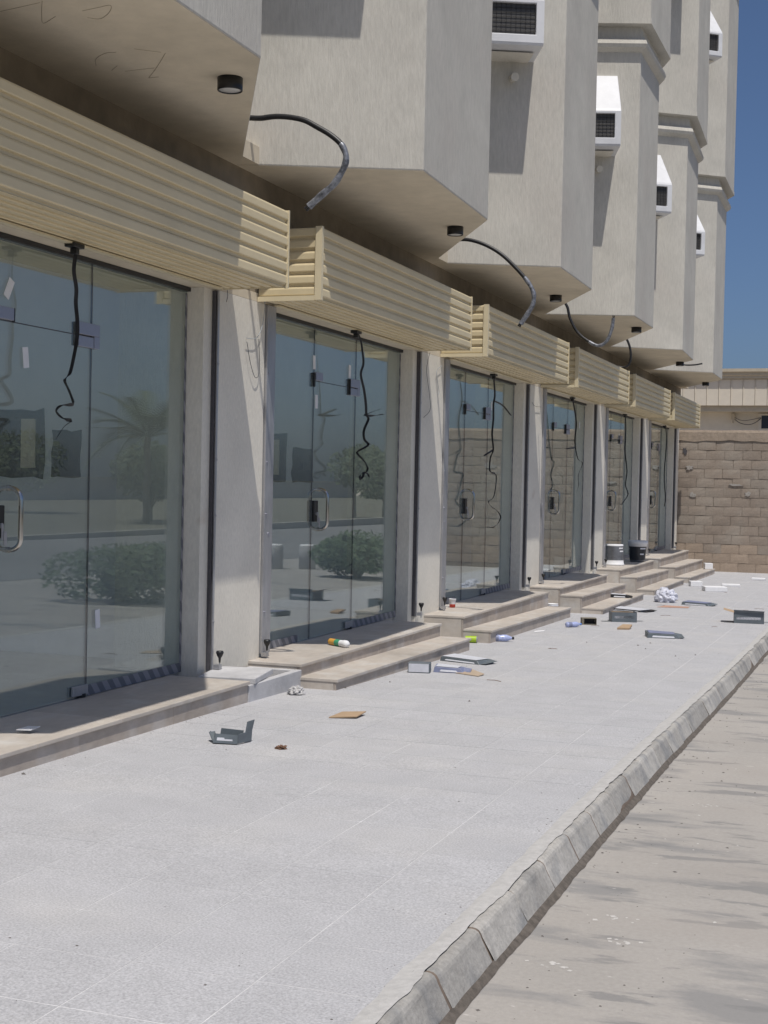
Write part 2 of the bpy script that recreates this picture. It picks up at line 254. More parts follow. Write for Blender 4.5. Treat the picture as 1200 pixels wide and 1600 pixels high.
# ------------------------------------------------------------------ mesh helpers
def mesh_from(name, verts, faces, mats, smooth=False, fm=None):
    me = bpy.data.meshes.new(name); me.from_pydata([tuple(v) for v in verts], [], faces)
    for mm in (mats if isinstance(mats, (list, tuple)) else [mats]): me.materials.append(mm)
    if fm:
        for p, i in zip(me.polygons, fm): p.material_index = i
    if smooth:
        for p in me.polygons: p.use_smooth = True
    me.update(); return me
def link(name, me, parent=None, loc=(0, 0, 0)):
    o = bpy.data.objects.new(name, me); C.objects.link(o); o.location = loc
    if parent is not None: o.parent = parent
    return o
class MB:
    """collects shapes, then links them as one mesh object"""
    def __init__(s): s.v = []; s.f = []; s.m = []; s.mi = 0; s.sm = set()
    def add(s, vs, fs, smooth=False):
        o = len(s.v); s.v += [tuple(v) for v in vs]
        for f in fs:
            if smooth: s.sm.add(len(s.f))
            s.f.append([i + o for i in f]); s.m.append(s.mi)
        return s
    def box(s, x0, x1, y0, y1, z0, z1):
        s.hexa([(x0, y0, z0), (x1, y0, z0), (x1, y1, z0), (x0, y1, z0), (x0, y0, z1), (x1, y0, z1), (x1, y1, z1), (x0, y1, z1)]); return s
    def hexa(s, p):
        return s.add(p, [(0, 3, 2, 1), (4, 5, 6, 7), (0, 1, 5, 4), (1, 2, 6, 5), (2, 3, 7, 6), (3, 0, 4, 7)])
    def cyl(s, a, b, r0, r1=None, n=12, caps=True, smooth=True):
        r1 = r0 if r1 is None else r1; a = Vector(a); b = Vector(b); d = (b - a).normalized()
        u = d.orthogonal().normalized(); w = d.cross(u)
        vs = []
        for c, r in ((a, r0), (b, r1)):
            for i in range(n):
                t = 2 * math.pi * i / n; vs.append(c + (u * math.cos(t) + w * math.sin(t)) * r)
        s.add(vs, [(i, (i + 1) % n, n + (i + 1) % n, n + i) for i in range(n)], smooth)
        if caps: s.add(vs, [tuple(range(n - 1, -1, -1)), tuple(range(n, 2 * n))])
        return s
    def lathe(s, prof, n=20, origin=(0, 0, 0)):
        ox, oy, oz = origin; vs = []
        for r, z in prof:
            for i in range(n):
                t = 2 * math.pi * i / n; vs.append((ox + r * math.cos(t), oy + r * math.sin(t), oz + z))
        fs = [(j * n + i, j * n + (i + 1) % n, (j + 1) * n + (i + 1) % n, (j + 1) * n + i) for j in range(len(prof) - 1) for i in range(n)]
        return s.add(vs, fs, True)
    def tube(s, pts, r, n=8, taper=None):
        pts = [Vector(p) for p in pts]; vs = []; k = len(pts); u = None
        for i, p in enumerate(pts):
            d = (pts[min(i + 1, k - 1)] - pts[max(i - 1, 0)]).normalized()
            u = d.orthogonal().normalized() if u is None else (u - d * u.dot(d)).normalized()
            w = d.cross(u); rr = r * (taper(i / (k - 1)) if taper else 1)
            for j in range(n):
                t = 2 * math.pi * j / n; vs.append(p + (u * math.cos(t) + w * math.sin(t)) * rr)
        fs = [(i * n + j, i * n + (j + 1) % n, (i + 1) * n + (j + 1) % n, (i + 1) * n + j) for i in range(k - 1) for j in range(n)]
        s.add(vs, fs, True); s.add(vs, [tuple(range(n - 1, -1, -1)), tuple(range((k - 1) * n, k * n))]); return s
    def prism(s, poly, z0, z1):
        n = len(poly); vs = [(x, y, z0) for x, y in poly] + [(x, y, z1) for x, y in poly]
        return s.add(vs, [tuple(range(n - 1, -1, -1)), tuple(range(n, 2 * n))] + [(i, (i + 1) % n, n + (i + 1) % n, n + i) for i in range(n)])
    def mesh(s, name, mats):
        me = mesh_from(name, s.v, s.f, mats, fm=s.m)
        for i in s.sm: me.polygons[i].use_smooth = True
        return me
    def build(s, name, mats, parent=None, bevel=0.0, seg=2):
        o = link(name, s.mesh(name, mats), parent)
        bm = bmesh.new(); bm.from_mesh(o.data); bmesh.ops.recalc_face_normals(bm, faces=bm.faces)
        if bevel: bmesh.ops.bevel(bm, geom=[e for e in bm.edges if e.calc_face_angle(0) > 0.6], offset=bevel, segments=seg, affect='EDGES', profile=0.6)
        bm.to_mesh(o.data); bm.free()
        return o
def tag(o, label=None, cat=None, group=None, kind=None):
    if label: o['label'] = label
    if cat: o['category'] = cat
    if group: o['group'] = group
    if kind: o['kind'] = kind
    return o
def thing(name, label, cat, loc=(0, 0, 0), group=None, rz=0.0):
    o = bpy.data.objects.new(name, None); o.empty_display_size = 0.1; C.objects.link(o); o.location = loc; o.rotation_euler = (0, 0, rz)
    return tag(o, label, cat, group)
def smooth_path(pts, k=4):
    """Catmull-Rom through the points"""
    P = [Vector(p) for p in pts]; P = [P[0] * 2 - P[1]] + P + [P[-1] * 2 - P[-2]]; out = []
    for i in range(1, len(P) - 2):
        for j in range(k):
            t = j / k; a, b, c, d = P[i - 1], P[i], P[i + 1], P[i + 2]
            out.append(0.5 * ((2 * b) + (c - a) * t + (2 * a - 5 * b + 4 * c - d) * t * t + (3 * b - a - 3 * c + d) * t ** 3))
    return out + [P[-2]]
def ribbon(mb, pts, w, twist0=0.0, rate=2.0, axis=(0, 1, 0)):
    """flat strap of width w and 2 mm thickness that twists along its length"""
    pts = [Vector(p) for p in pts]; vs = []; n = len(pts); acc = 0
    for i, p in enumerate(pts):
        d = (pts[min(i + 1, n - 1)] - pts[max(i - 1, 0)]).normalized()
        if i: acc += (p - pts[i - 1]).length
        s0 = Vector(axis) - d * d.dot(Vector(axis))
        if s0.length < 0.05: s0 = d.orthogonal()
        s0.normalize(); nn = d.cross(s0); a = twist0 + math.sin(acc * rate * 2.1) * 0.9 + acc * rate
        u = s0 * math.cos(a) + nn * math.sin(a); q = d.cross(u)
        for sx, sq in ((-1, -1), (1, -1), (1, 1), (-1, 1)): vs.append(p + u * (w / 2 * sx) + q * (0.0012 * sq))
    fs = [(i * 4 + j, i * 4 + (j + 1) % 4, i * 4 + 4 + (j + 1) % 4, i * 4 + 4 + j) for i in range(n - 1) for j in range(4)] + [(3, 2, 1, 0), (4 * n - 4, 4 * n - 3, 4 * n - 2, 4 * n - 1)]
    mb.add(vs, fs)

GY = [-60, -10, 0, 5.4, 8.1, 10, 12.5, 17, 21.5, 25.5, 29.4, 40, 80, 400]
GZ = [-1.30, -1.345, -1.36, -1.384, -1.412, -1.465, -1.515, -1.58, -1.648, -1.70, -1.75, -1.87, -2.1, -2.4]
def gz(y):
    return sum(gz_raw(y + d) for d in (-1.2, -.9, -.6, -.3, 0, .3, .6, .9, 1.2)) / 9
def gz_raw(y):
    """height of the pavement, which falls gently away from the camera"""
    for i in range(len(GY) - 1):
        if y <= GY[i + 1]:
            t = (y - GY[i]) / (GY[i + 1] - GY[i]); return GZ[i] + (GZ[i + 1] - GZ[i]) * t
    return GZ[-1]
M_DARKTOP = mat('darkened_top_sheet', (0.10, 0.085, 0.065), 0.8, var=0.2, nscale=8)  # box top darkened to cut bounced light and deepen the shade above
M_SHADEWALL = mat('shade_brown_render', (0.25, 0.205, 0.145), 0.95, var=0.15, nscale=6, bump=0.4, bscale=25, var2=0.2, n2=1.5)  # beige wall toned brown: the shade under the bays is in its colour
P = 4.288          # spacing of the shop bays
XG, XC = -4.342, -4.185   # glass line, column faces
ZL = -1.277        # landings
ZS = 2.113         # underside of the upper floors
# ------------------------------------------------------------------ ground, road, pavement, kerb
def strip(name, x0, x1, ys, dz, mt, parent=None, kind=None, zf=gz):
    vs = []; fs = []
    for y in ys: vs += [(x0, y, zf(y) + dz), (x1, y, zf(y) + dz)]
    for i in range(len(ys) - 1): fs.append((2 * i, 2 * i + 1, 2 * i + 3, 2 * i + 2))
    o = link(name, mesh_from(name, vs, fs, mt), parent)
    return tag(o, kind=kind) if kind else o
YS = [-60, -30, -10, -5] + [i * 1.0 for i in range(0, 31)] + [33, 40, 60, 80, 150, 400]
g = MB(); g.add([(-900, -900, -2.75), (900, -900, -2.75), (900, 1500, -2.75), (-900, 1500, -2.75)], [(0, 1, 2, 3)])
tag(g.build('ground', M_SAND), 'sandy open ground reaching to the horizon', 'ground', kind='structure')
verge = strip('verge', 15.11, 70, YS, -0.10, M_VERGE, kind='structure'); tag(verge, 'dry planted verge beyond the far kerb, seen in the glass', 'verge')
far = strip('asphalt_road', 4.6, 14.79, YS, -0.106, M_ASPHALT, kind='structure'); tag(far, 'dark asphalt carriageway beyond the dusty strip, seen in the glass', 'road')
road = strip('road', -1.09, 60, YS, -0.112, M_ROAD, kind='structure'); tag(road, 'dusty grey road surface streaked with dark stains', 'road')
YS = sorted(set(YS + [5.4, 8.1, 12.5, 21.5, 25.5, 29.4]))
YP = [y for y in YS if -10 <= y <= 30]
YP.append(30.5)
pav = strip('pavement', -4.9, -1.20, YP, -0.0006, M_GROUT, kind='structure'); tag(pav, 'pale grey tiled pavement running along the shops', 'pavement')
TX, TY = 0.39, 0.37; X0T = -1.199; Y0T = 4.98 - 12 * TY
tile_me = None
def tile_mesh():
    b = MB(); b.box(-TX / 2 + .0021, TX / 2 - .0021, -TY / 2 + .0026, TY / 2 - .0026, -0.02, 0.0)
    return b
for r_ in range(0, 29):
    y = Y0T + r_ * TY + TY / 2
    for c_ in range(7):
        x = X0T - c_ * TX - TX / 2
        if tile_me is None:
            o = tile_mesh().build('tile', M_TILE, pav); tile_me = o.data
        else: o = link('tile', tile_me, pav)
        o.location = (x, y, gz(y) + random.uniform(-.0002, .0002)); o.rotation_euler = (math.atan2(gz(y + .2) - gz(y - .2), .4) + random.uniform(-.0004, .0004), random.uniform(-.0004, .0004), 0)
b = MB()
yfar = Y0T + 29 * TY
while yfar < 30.4:
    for c_ in range(7):
        xa = X0T - c_ * TX - .0024; xb = xa - TX + .0048; ya = yfar + .0036; yb = min(yfar + TY - .0036, 30.45)
        e = random.uniform(-.0002, .0002)
        b.hexa([(xb, ya, gz(ya) - .02), (xa, ya, gz(ya) - .02), (xa, yb, gz(yb) - .02), (xb, yb, gz(yb) - .02), (xb, ya, gz(ya) + e), (xa, ya, gz(ya) + e), (xa, yb, gz(yb) + e), (xb, yb, gz(yb) + e)])
    yfar += TY
tag(b.build('tile', M_TILE, pav), kind='stuff')
# kerb: a continuous mortar bed with separate rounded stones
KPROF = [(-1.212, -.14), (-1.212, .0035), (-1.172, .005), (-1.160, .003), (-1.150, -.003), (-1.144, -.012), (-1.139, -.024), (-1.094, -.112), (-1.088, -.16)]
vs = []; fs = []
YK = [-6 + i * .5 for i in range(73)]
for y in YK: vs += [(x - .0035 if x > -1.2 else x, y, gz(y) + (z - .0035 if z > -.1 else z)) for x, z in KPROF]
n = len(KPROF)
for j in range(len(YK) - 1): fs += [(j * n + i_, j * n + i_ + 1, (j + 1) * n + i_ + 1, (j + 1) * n + i_) for i_ in range(n - 1)]
kerb = tag(link('kerb', mesh_from('kerb', vs, fs, M_KERBMORTAR, smooth=True)), 'row of weathered concrete kerb stones edging the pavement', 'kerb', kind='structure')
KL = 0.433
def kerb_mesh(i):
    """one cast stone: swept profile with softened ends, smooth along its length"""
    ny = 10; vs = []; n = len(KPROF)
    for j in range(ny + 1):
        t = j / ny; y = .0065 + (KL - .013) * t; e = .004 if j in (0, ny) else 0.0
        if j in (1, ny - 1): y = .0065 + (KL - .013) * (.018 if j == 1 else .982)
        for q, (x, z) in enumerate(KPROF):
            k = 1 if 0 < q < n - 2 else 0; w = noise.noise(Vector((x * 9, y * 5, i * 3.7))) * .0011 * k
            vs.append((x + 1.15 - e * k + w, y, z - e * k + w))
    fs = [(j * n + i_, j * n + i_ + 1, (j + 1) * n + i_ + 1, (j + 1) * n + i_) for j in range(ny) for i_ in range(n - 1)]
    me = mesh_from('kerb_stone', vs, fs, M_KERB, smooth=False)
    return me
kms = [kerb_mesh(i) for i in range(7)]
for me in kms:
    bm = bmesh.new(); bm.from_mesh(me); bmesh.ops.recalc_face_normals(bm, faces=bm.faces); bm.to_mesh(me); bm.free()
y = 3.75 - 8 * KL; i = 0
while y < 30.0:
    o = link('kerb_stone', kms[(i * 5 + 3) % 7], kerb); o.location = (-1.15 + random.uniform(-.003, .003), y, gz(y) + random.uniform(-.002, .002))
    o.rotation_euler = (math.atan2(gz(y + KL) - gz(y), KL), random.uniform(-.012, .012), random.uniform(-.005, .005)); y += KL; i += 1
# cement smeared along the back of the kerb, dirt in the gutter
rr = random.Random(3)
def ragged(name, xin, xout, dz, amp_in, amp_out, mt, parent, y0=0.4, y1=30.0, stepy=0.07):
    vs = []; fs = []; y = y0; k = 0
    while y < y1:
        a = noise.noise(Vector((y * 2.7, 3.1, 0))) + .8 * noise.noise(Vector((y * 11.1, 9.1, 0)))
        c = noise.noise(Vector((y * 2.3, 13.1, 5))) + .6 * noise.noise(Vector((y * 8.1, 1.1, 5)))
        vs += [(xin + amp_in * c, y, gz(y) + dz[0]), ((xin + xout) / 2, y, gz(y) + dz[1] + .004 * c), (xout + amp_out * a, y, gz(y) + dz[2])]
        if k: fs += [(3 * k - 3, 3 * k - 2, 3 * k + 1, 3 * k), (3 * k - 2, 3 * k - 1, 3 * k + 2, 3 * k + 1)]
        y += stepy; k += 1
    return tag(link(name, mesh_from(name, vs, fs, mt, smooth=True), parent), kind='stuff')
ragged('cement_smear', -1.245, -1.176, (.0015, .0095, .0100), .010, .013, M_SMEAR, kerb, stepy=.022)
ragged('gutter_dirt', -1.104, -1.079, (-.092, -.100, -.1105), .003, .009, M_DIRT, kerb, stepy=.03)

# ------------------------------------------------------------------ the shop building
BLD = thing('shop_building', 'long beige plastered building with angled upper bays over six glass shopfronts', 'building', (-4.2, 17, -1.5))
def blink(mb, name, mats, parent=BLD, **k):
    o = mb.build(name, mats, parent, **k)
    if parent is BLD: o.matrix_parent_inverse = Matrix.Translation(BLD.location).inverted()
    return o
AB = {0: (-3.03, 0.55), 1: (-3.03, 4.82), 2: (-3.015, 9.112), 3: (-3.036, 13.468), 4: (-2.996, 17.481), 5: (-3.011, 21.945), 6: (-3.052, 26.322)}
BC = {0: (-3.02, 2.2), 1: (-3.02, 6.485), 2: (-3.069, 10.936), 3: (-3.051, 15.071), 4: (-2.981, 18.855), 5: (-3.068, 23.666), 6: (-3.064, 27.958)}
IN = {0: (-4.12, 0.0), 1: (-4.12, 4.3), 2: (-4.148, 8.634), 3: (-4.17, 12.94), 4: (-4.047, 17.135), 5: (-4.0, 21.261), 6: (-4.028, 25.522), 7: (-4.2, 30.42)}
def offset(poly, d):
    """open outline moved outward (to the right of its direction of travel)"""
    out = []
    for i, p in enumerate(poly):
        ns = []
        for a, c in ((i - 1, i), (i, i + 1)):
            if a >= 0 and c < len(poly):
                v = Vector(poly[c]) - Vector(poly[a]); v.normalize(); ns.append(Vector((v.y, -v.x)))
        n = sum(ns, Vector((0, 0))); n /= max(n.dot(ns[0]), .3) if len(ns) > 1 else 1
        out.append((p[0] + n.x * d, p[1] + n.y * d))
    return out
def band(mb, lines):
    """skin between outlines given as (list of xy, z)"""
    n = len(lines[0][0]); vs = []
    for poly, z in lines: vs += [(x, y, z) for x, y in poly]
    fs = [(j * n + i, j * n + i + 1, (j + 1) * n + i + 1, (j + 1) * n + i) for j in range(len(lines) - 1) for i in range(n - 1)]
    mb.add(vs, fs)
for k in range(7):
    pl = [IN[k], AB[k], BC[k], IN[k + 1]]
    mb = MB(); back = [(-4.6, IN[k + 1][1]), (-4.6, IN[k][1])]
    mb.prism(pl + back, ZS, 5.39)
    bay = blink(mb, 'bay_window', M_STUCCO, bevel=.009, seg=2)
    # half-round string course and the wider storey above it
    mb = MB()
    prof = [(.0, 5.12), (.03, 5.135), (.07, 5.165), (.085, 5.205), (.07, 5.25), (.045, 5.275), (.008, 5.29), (.008, 5.425), (.10, 5.43), (.137, 5.432), (.137, 5.50)]
    band(mb, [(offset(pl, d), z + .23) for d, z in prof])
    o = mb.build('string_course', M_STUCCO, bay)
    mb = MB(); up = offset(pl, .128)
    mb.prism(up + back, 5.67, 13.5)
    mb2 = MB(); band(mb2, [(offset(pl, d + .128), z + 4.4) for d, z in prof])
    o = mb.build('upper_storey_bay', M_STUCCO, bay, bevel=.009, seg=2); mb2.build('string_course', M_STUCCO, bay)
# soffit, lintel wall, columns, interior
mb = MB(); mb.box(-8.0, -4.04, -0.2, 30.5, ZS + .003, ZS + .12); blink(mb, 'soffit', M_SMOOTH)
for k in range(7):   # underside skins of each bay, 3 mm below the plaster mass
    pl = offset([IN[k], AB[k], BC[k], IN[k + 1]], -.004); mb = MB()
    mb.prism(pl + [(-4.5, IN[k + 1][1] - .01), (-4.5, IN[k][1] + .01)], ZS - .003, ZS + .02); blink(mb, 'bay_soffit', M_SMOOTH)
mb = MB(); mb.box(-4.84, XC, -0.3, 30.42, 1.240, 1.30); blink(mb, 'lintel_beam', M_SMOOTH)
mb = MB(); mb.box(-4.84, XC - .004, -0.3, 30.42, 1.301, ZS - .001); blink(mb, 'lintel_wall', M_SHADEWALL)
mb = MB(); mb.box(-8, -4.7, -0.3, 30.42, ZS + .13, 13.5); blink(mb, 'upper_wall', M_STUCCO)
mb = MB(); mb.box(-7.6, -7.4, -0.3, 30.42, -1.9, -.95); mb.box(-7.6, -7.4, -0.3, 30.42, 1.45, ZS + .1)
for k in range(0, 8): mb.box(-7.599, -7.401, max(-.3, k * P - .45), min(k * P + .65, 30.42), -.951, 1.451)
blink(mb, 'back_wall', M_INNER)   # rear openings added out of view to let daylight into each shop
mb = MB(); mb.box(-7.39, -4.36, -0.3, 30.42, -1.9, ZL - .004); blink(mb, 'shop_floor', M_INFLOOR)
mb = MB(); mb.box(-7.399, -4.842, -0.3, 30.42, 1.62, 1.70); blink(mb, 'shop_ceiling', M_INNER)
for k in range(0, 7):
    y0 = 8.25 + (k - 1) * P; y1 = y0 + 1.03
    if k == 6: y1 = 30.42
    mb = MB(); mb.box(-4.84, -4.215, y0, y1, -1.95, 1.239)
    mb.box(-4.2149, XC, y0 + .128, min(y1 - .138, 30.42), -1.95, 1.2385); blink(mb, 'column', M_COLUMN)
    ya, yb = (y0 + .40, y0 + .63) if k < 6 else (y0 + .3, y1)
    mb = MB(); mb.box(-7.398, -4.842, ya, yb, ZL - .003, 1.619); pw = blink(mb, 'partition_wall', M_INNER)
    if 0 < k:   # raw mortar patches left round the electrical boxes
        rr = random.Random(k)
        def patch(x0, x1, z0, z1, seed):
            r2 = random.Random(seed); pts = []
            for a, c in (((x0, z0), (x1, z0)), ((x1, z0), (x1, z1)), ((x1, z1), (x0, z1)), ((x0, z1), (x0, z0))):
                for t in (0, .25, .5, .75): pts.append((a[0] + (c[0] - a[0]) * t + r2.uniform(-.012, .012), a[1] + (c[1] - a[1]) * t + r2.uniform(-.012, .012)))
            m_ = MB(); n = len(pts); m_.add([(x, ya - .004, z) for x, z in pts] + [(x, ya + .01, z) for x, z in pts], [tuple(range(n))] + [(i, (i + 1) % n, n + (i + 1) % n, n + i) for i in range(n)])
            o = m_.build('mortar_patch', M_PATCH, pw); return o
        patch(-6.04, -5.665, -.025, .462, k); patch(-5.60, -5.375, -.02, .312, k + 50)
        m_ = MB(); m_.box(-5.95, -5.855, ya - .014, ya - .005, .20, .38); m_.box(-5.935, -5.855, ya - .014, ya - .005, .09, .16); m_.box(-5.51, -5.47, ya - .014, ya - .005, .10, .17)
        m_.build('electrical_box', M_BLACK, pw)
        m_ = MB(); m_.box(-5.853, -5.735, ya - .016, ya - .0045, .045, .395); m_.build('panel_cover', M_CREAMTRIM, pw)
# scratches in the plaster of the nearest soffit
mb = MB()
for l in SCRIBBLE:
    pts = smooth_path([(p[0], p[1], ZS - .0035) for p in l], 5) if len(l) > 2 else l and [Vector((p[0], p[1], ZS - .0035)) for p in l]
    mb.tube(pts, .0016, 5)
blink(mb, 'plaster_scratch', mat('scratched_plaster', (0.36, 0.30, 0.22), 0.9))

# ------------------------------------------------------------------ shopfronts
rs = random.Random(11)
for k in range(1, 7):
    yo = (k - 1) * P; y0, y1 = 5.0 + yo, 8.25 + yo; J1, J2 = 6.148 + yo, 7.088 + yo; ZT = 0.795
    mb = MB(); mb.box(XG - .03, XG + .03, y0, y1, 1.212, 1.2385)
    sf = blink(mb, 'storefront', M_FRAME)
    sf_parent = sf
    def sub(m_, name, mats, **kw): return m_.build(name, mats, sf_parent, **kw)
    gp = .0022
    for a, c, z0, z1, nm in ((y0 + .002, J1 - gp, ZL + .002, 1.211, 'glass_pane'), (J2 + gp, y1 - .002, ZL + .002, 1.211, 'glass_pane'), (J1 + gp, J2 - gp, ZT + gp, 1.211, 'transom_pane'), (J1 + gp, J2 - gp, ZL + .008, ZT - gp, 'door_pane')):
        mb = MB(); mb.box(XG - .005, XG + .005, a, c, z0, z1); sub(mb, nm, M_GLASS)
    # dark silicone joints between the panes
    mb = MB(); mb.box(XG - .0055, XG + .0055, J1 - gp, J1 + gp, ZL, 1.211); mb.box(XG - .0055, XG + .0055, J2 - gp, J2 + gp, ZL, 1.211)
    mb.box(XG - .0045, XG + .0045, J1 + gp, J2 - gp, ZT - gp, ZT + gp); sub(mb, 'pane_joint', M_SEALSHADE)
    # patch fittings, floor pivot
    def lplate(ya, yb, z0, z1): m_ = MB(); m_.box(XG + .006, XG + .022, ya, yb, z0, z1); m_.box(XG - .022, XG - .006, ya, yb, z0, z1); return m_
    for m_ in (lplate(J2 - .165, J2 + .062, ZT + .005, ZT + .075), lplate(J2 - .165, J2 - .004, ZT - .065, ZT - .004), lplate(J2 + .004, J2 + .062, ZT - .065, ZT + .0045),
               lplate(J1 + .006, J1 + .15, ZT + .005, ZT + .07)): sub(m_, 'patch_fitting', M_BRUSHED, bevel=.002, seg=1)
    m_ = lplate(J2 - .172, J2 - .166, ZT - .062, ZT + .07); sub(m_, 'fitting_edge', M_BLACK)
    m_ = lplate(J1 - .035, J1 - .012, ZT - .05, ZT + .06) if k > 1 else lplate(J1 + .151, J1 + .158, ZT, ZT + .07); sub(m_, 'fitting_edge', M_BLACK)
    m_ = lplate(J2 - .165, J2 - .004, ZL + .012, ZL + .07); sub(m_, 'floor_pivot', M_GALV, bevel=.003, seg=1)
    m_ = MB(); m_.cyl((XG, J2 - .05, ZL), (XG, J2 - .05, ZL + .02), .03); sub(m_, 'floor_spring_cap', M_BLACK)
    # D-shaped pull, one half outside and one half inside
    HY = J1 + .150
    for sgn in (1, -1):
        pts = [(XG + sgn * .006, HY, -.076)]
        for a in range(0, 7):
            t = math.pi / 2 * a / 6; pts.append((XG + sgn * (.018 + .062 * math.sin(t)), HY, -.138 + .062 * math.cos(t)))
        for a in range(0, 7):
            t = math.pi / 2 * a / 6; pts.append((XG + sgn * (.018 + .062 * math.cos(t)), HY, -.338 - .062 * math.sin(t)))
        pts.append((XG + sgn * .006, HY, -.400)); m_ = MB(); m_.tube(pts, .0135, 12); sub(m_, 'pull_handle', M_CHROME)
    m_ = MB()
    for z in (-.076, -.400): m_.cyl((XG - .012, HY, z), (XG + .012, HY, z), .0165, n=14)
    sub(m_, 'handle_boss', M_CHROME)
    m_ = MB(); m_.box(XG - .04, XG - .006, J1 + .006, J1 + .12, -.335, -.165); m_.box(XG + .006, XG + .026, J1 + .006, J1 + .085, -.335, -.165); sub(m_, 'door_lock', M_BLACKMETAL, bevel=.004)
    m_ = MB(); m_.cyl((XG + .026, J1 + .045, -.27), (XG + .040, J1 + .045, -.27), .014); m_.box(XG + .040, XG + .043, J1 + .035, J1 + .055, -.345, -.265); m_.box(XG + .044, XG + .048, J1 + .05, J1 + .075, -.375, -.30)
    sub(m_, 'hanging_keys', M_GALV)
    # striped tape along the bottom channel and the right jamb
    m_ = MB(); m_.box(XG + .006, XG + .010, J2 + .01, y1 - .004, ZL + .001, ZL + .062); sub(m_, 'protective_tape', M_TAPE)
    m_ = MB(); m_.box(XG + .006, XG + .010, y0 + .01, J1 - .25, ZL + .001, ZL + .058); sub(m_, 'protective_tape', M_TAPE)
    m_ = MB(); m_.box(XG + .006, XG + .009, y1 - .026, y1 - .004, ZL + .064, 1.2); sub(m_, 'protective_tape', M_TAPE)
    # paper stickers
    spots = {1: [(6.43, .62, 8), (6.27, .965, -28), (7.20, -.84, 5)], 2: [(6.14, .94, 3), (6.93, .93, 0), (6.20, .63, 2)], 3: [(7.08, .83, 2), (7.22, .90, 0)], 4: [(7.9, .9, 3)], 5: [(6.9, .85, 0)], 6: [(6.9, .8, 0)]}[k]
    for (ly, z, ang) in spots:
        a = math.radians(ang); w, h = (.026, .055) if k < 3 else (.02, .05); m_ = MB(); cs, sn = math.cos(a), math.sin(a); q = []
        for dx in (.0062, .0070):
            for py, pz in ((-w, -h), (w, -h), (w, h), (-w, h)): q.append((XG + dx, ly + yo + py * cs - pz * sn, z + py * sn + pz * cs))
        m_.hexa([q[0], q[1], q[2], q[3], q[4], q[5], q[6], q[7]]); st_ = sub(m_, 'sticker', M_PAPERW)
WHERE = {1: "the nearest shop, cut by the photo's left edge", 2: 'the shop with the orange and green tube on its landing', 3: 'the shop with the red and white cup on its landing',
         4: 'the shop with a flattened carton on its steps', 5: 'the shop with two paint pails', 6: 'the last shop beside the block wall'}
def at(o, parent):
    """keep the mesh where it was built although its parent stands elsewhere"""
    o.parent = parent; o.matrix_parent_inverse = Matrix.Translation(parent.location).inverted(); return o
def pbuild(mb, name, mats, root, **k): return at(mb.build(name, mats, None, **k), root)

# ------------------------------------------------------------------ roller shutter boxes
SLAT = [(-.012, 1.0), (-.003, .93), (.0, .82), (.0, .36), (-.004, .30), (-.017, .27), (-.019, .06), (-.012, .0)]
def slat_profile(pitch): return [(d, t * pitch) for d, t in SLAT]
def slat(mb, pitch, length, horizontal=False):
    """one louvre slat along +y; face towards +x (or downwards)"""
    pr = slat_profile(pitch); back = [(-.022, 0), (-.022, pitch)]
    prof = pr + back; n = len(prof); vs = []
    for y in (0, length):
        for d, t in prof: vs.append((d, y, t) if not horizontal else (-t, y, -d))
    fs = [(i, (i + 1) % n, n + (i + 1) % n, n + i) for i in range(n)] + [tuple(range(n - 1, -1, -1)), tuple(range(n, 2 * n))]
    mb.add(vs, fs)
XF = -3.708; ZB0, ZB1 = 1.247, 1.743; XB = -4.18
PITCH = (ZB1 - ZB0) / 6; LEN = 8.432 - 4.717; DEP = XF - XB
mb = MB(); slat(mb, PITCH, LEN - .012); o = mb.build('slat', M_CREAM); me_front = o.data; bpy.data.objects.remove(o)
mb = MB(); slat(mb, PITCH * .985, DEP - .04); o = mb.build('slat', M_CREAM); me_end = o.data; bpy.data.objects.remove(o)
mb = MB(); slat(mb, .074, LEN - .008, True); o = mb.build('slat', M_CREAM); me_bot = o.data; bpy.data.objects.remove(o)
SHUT = []
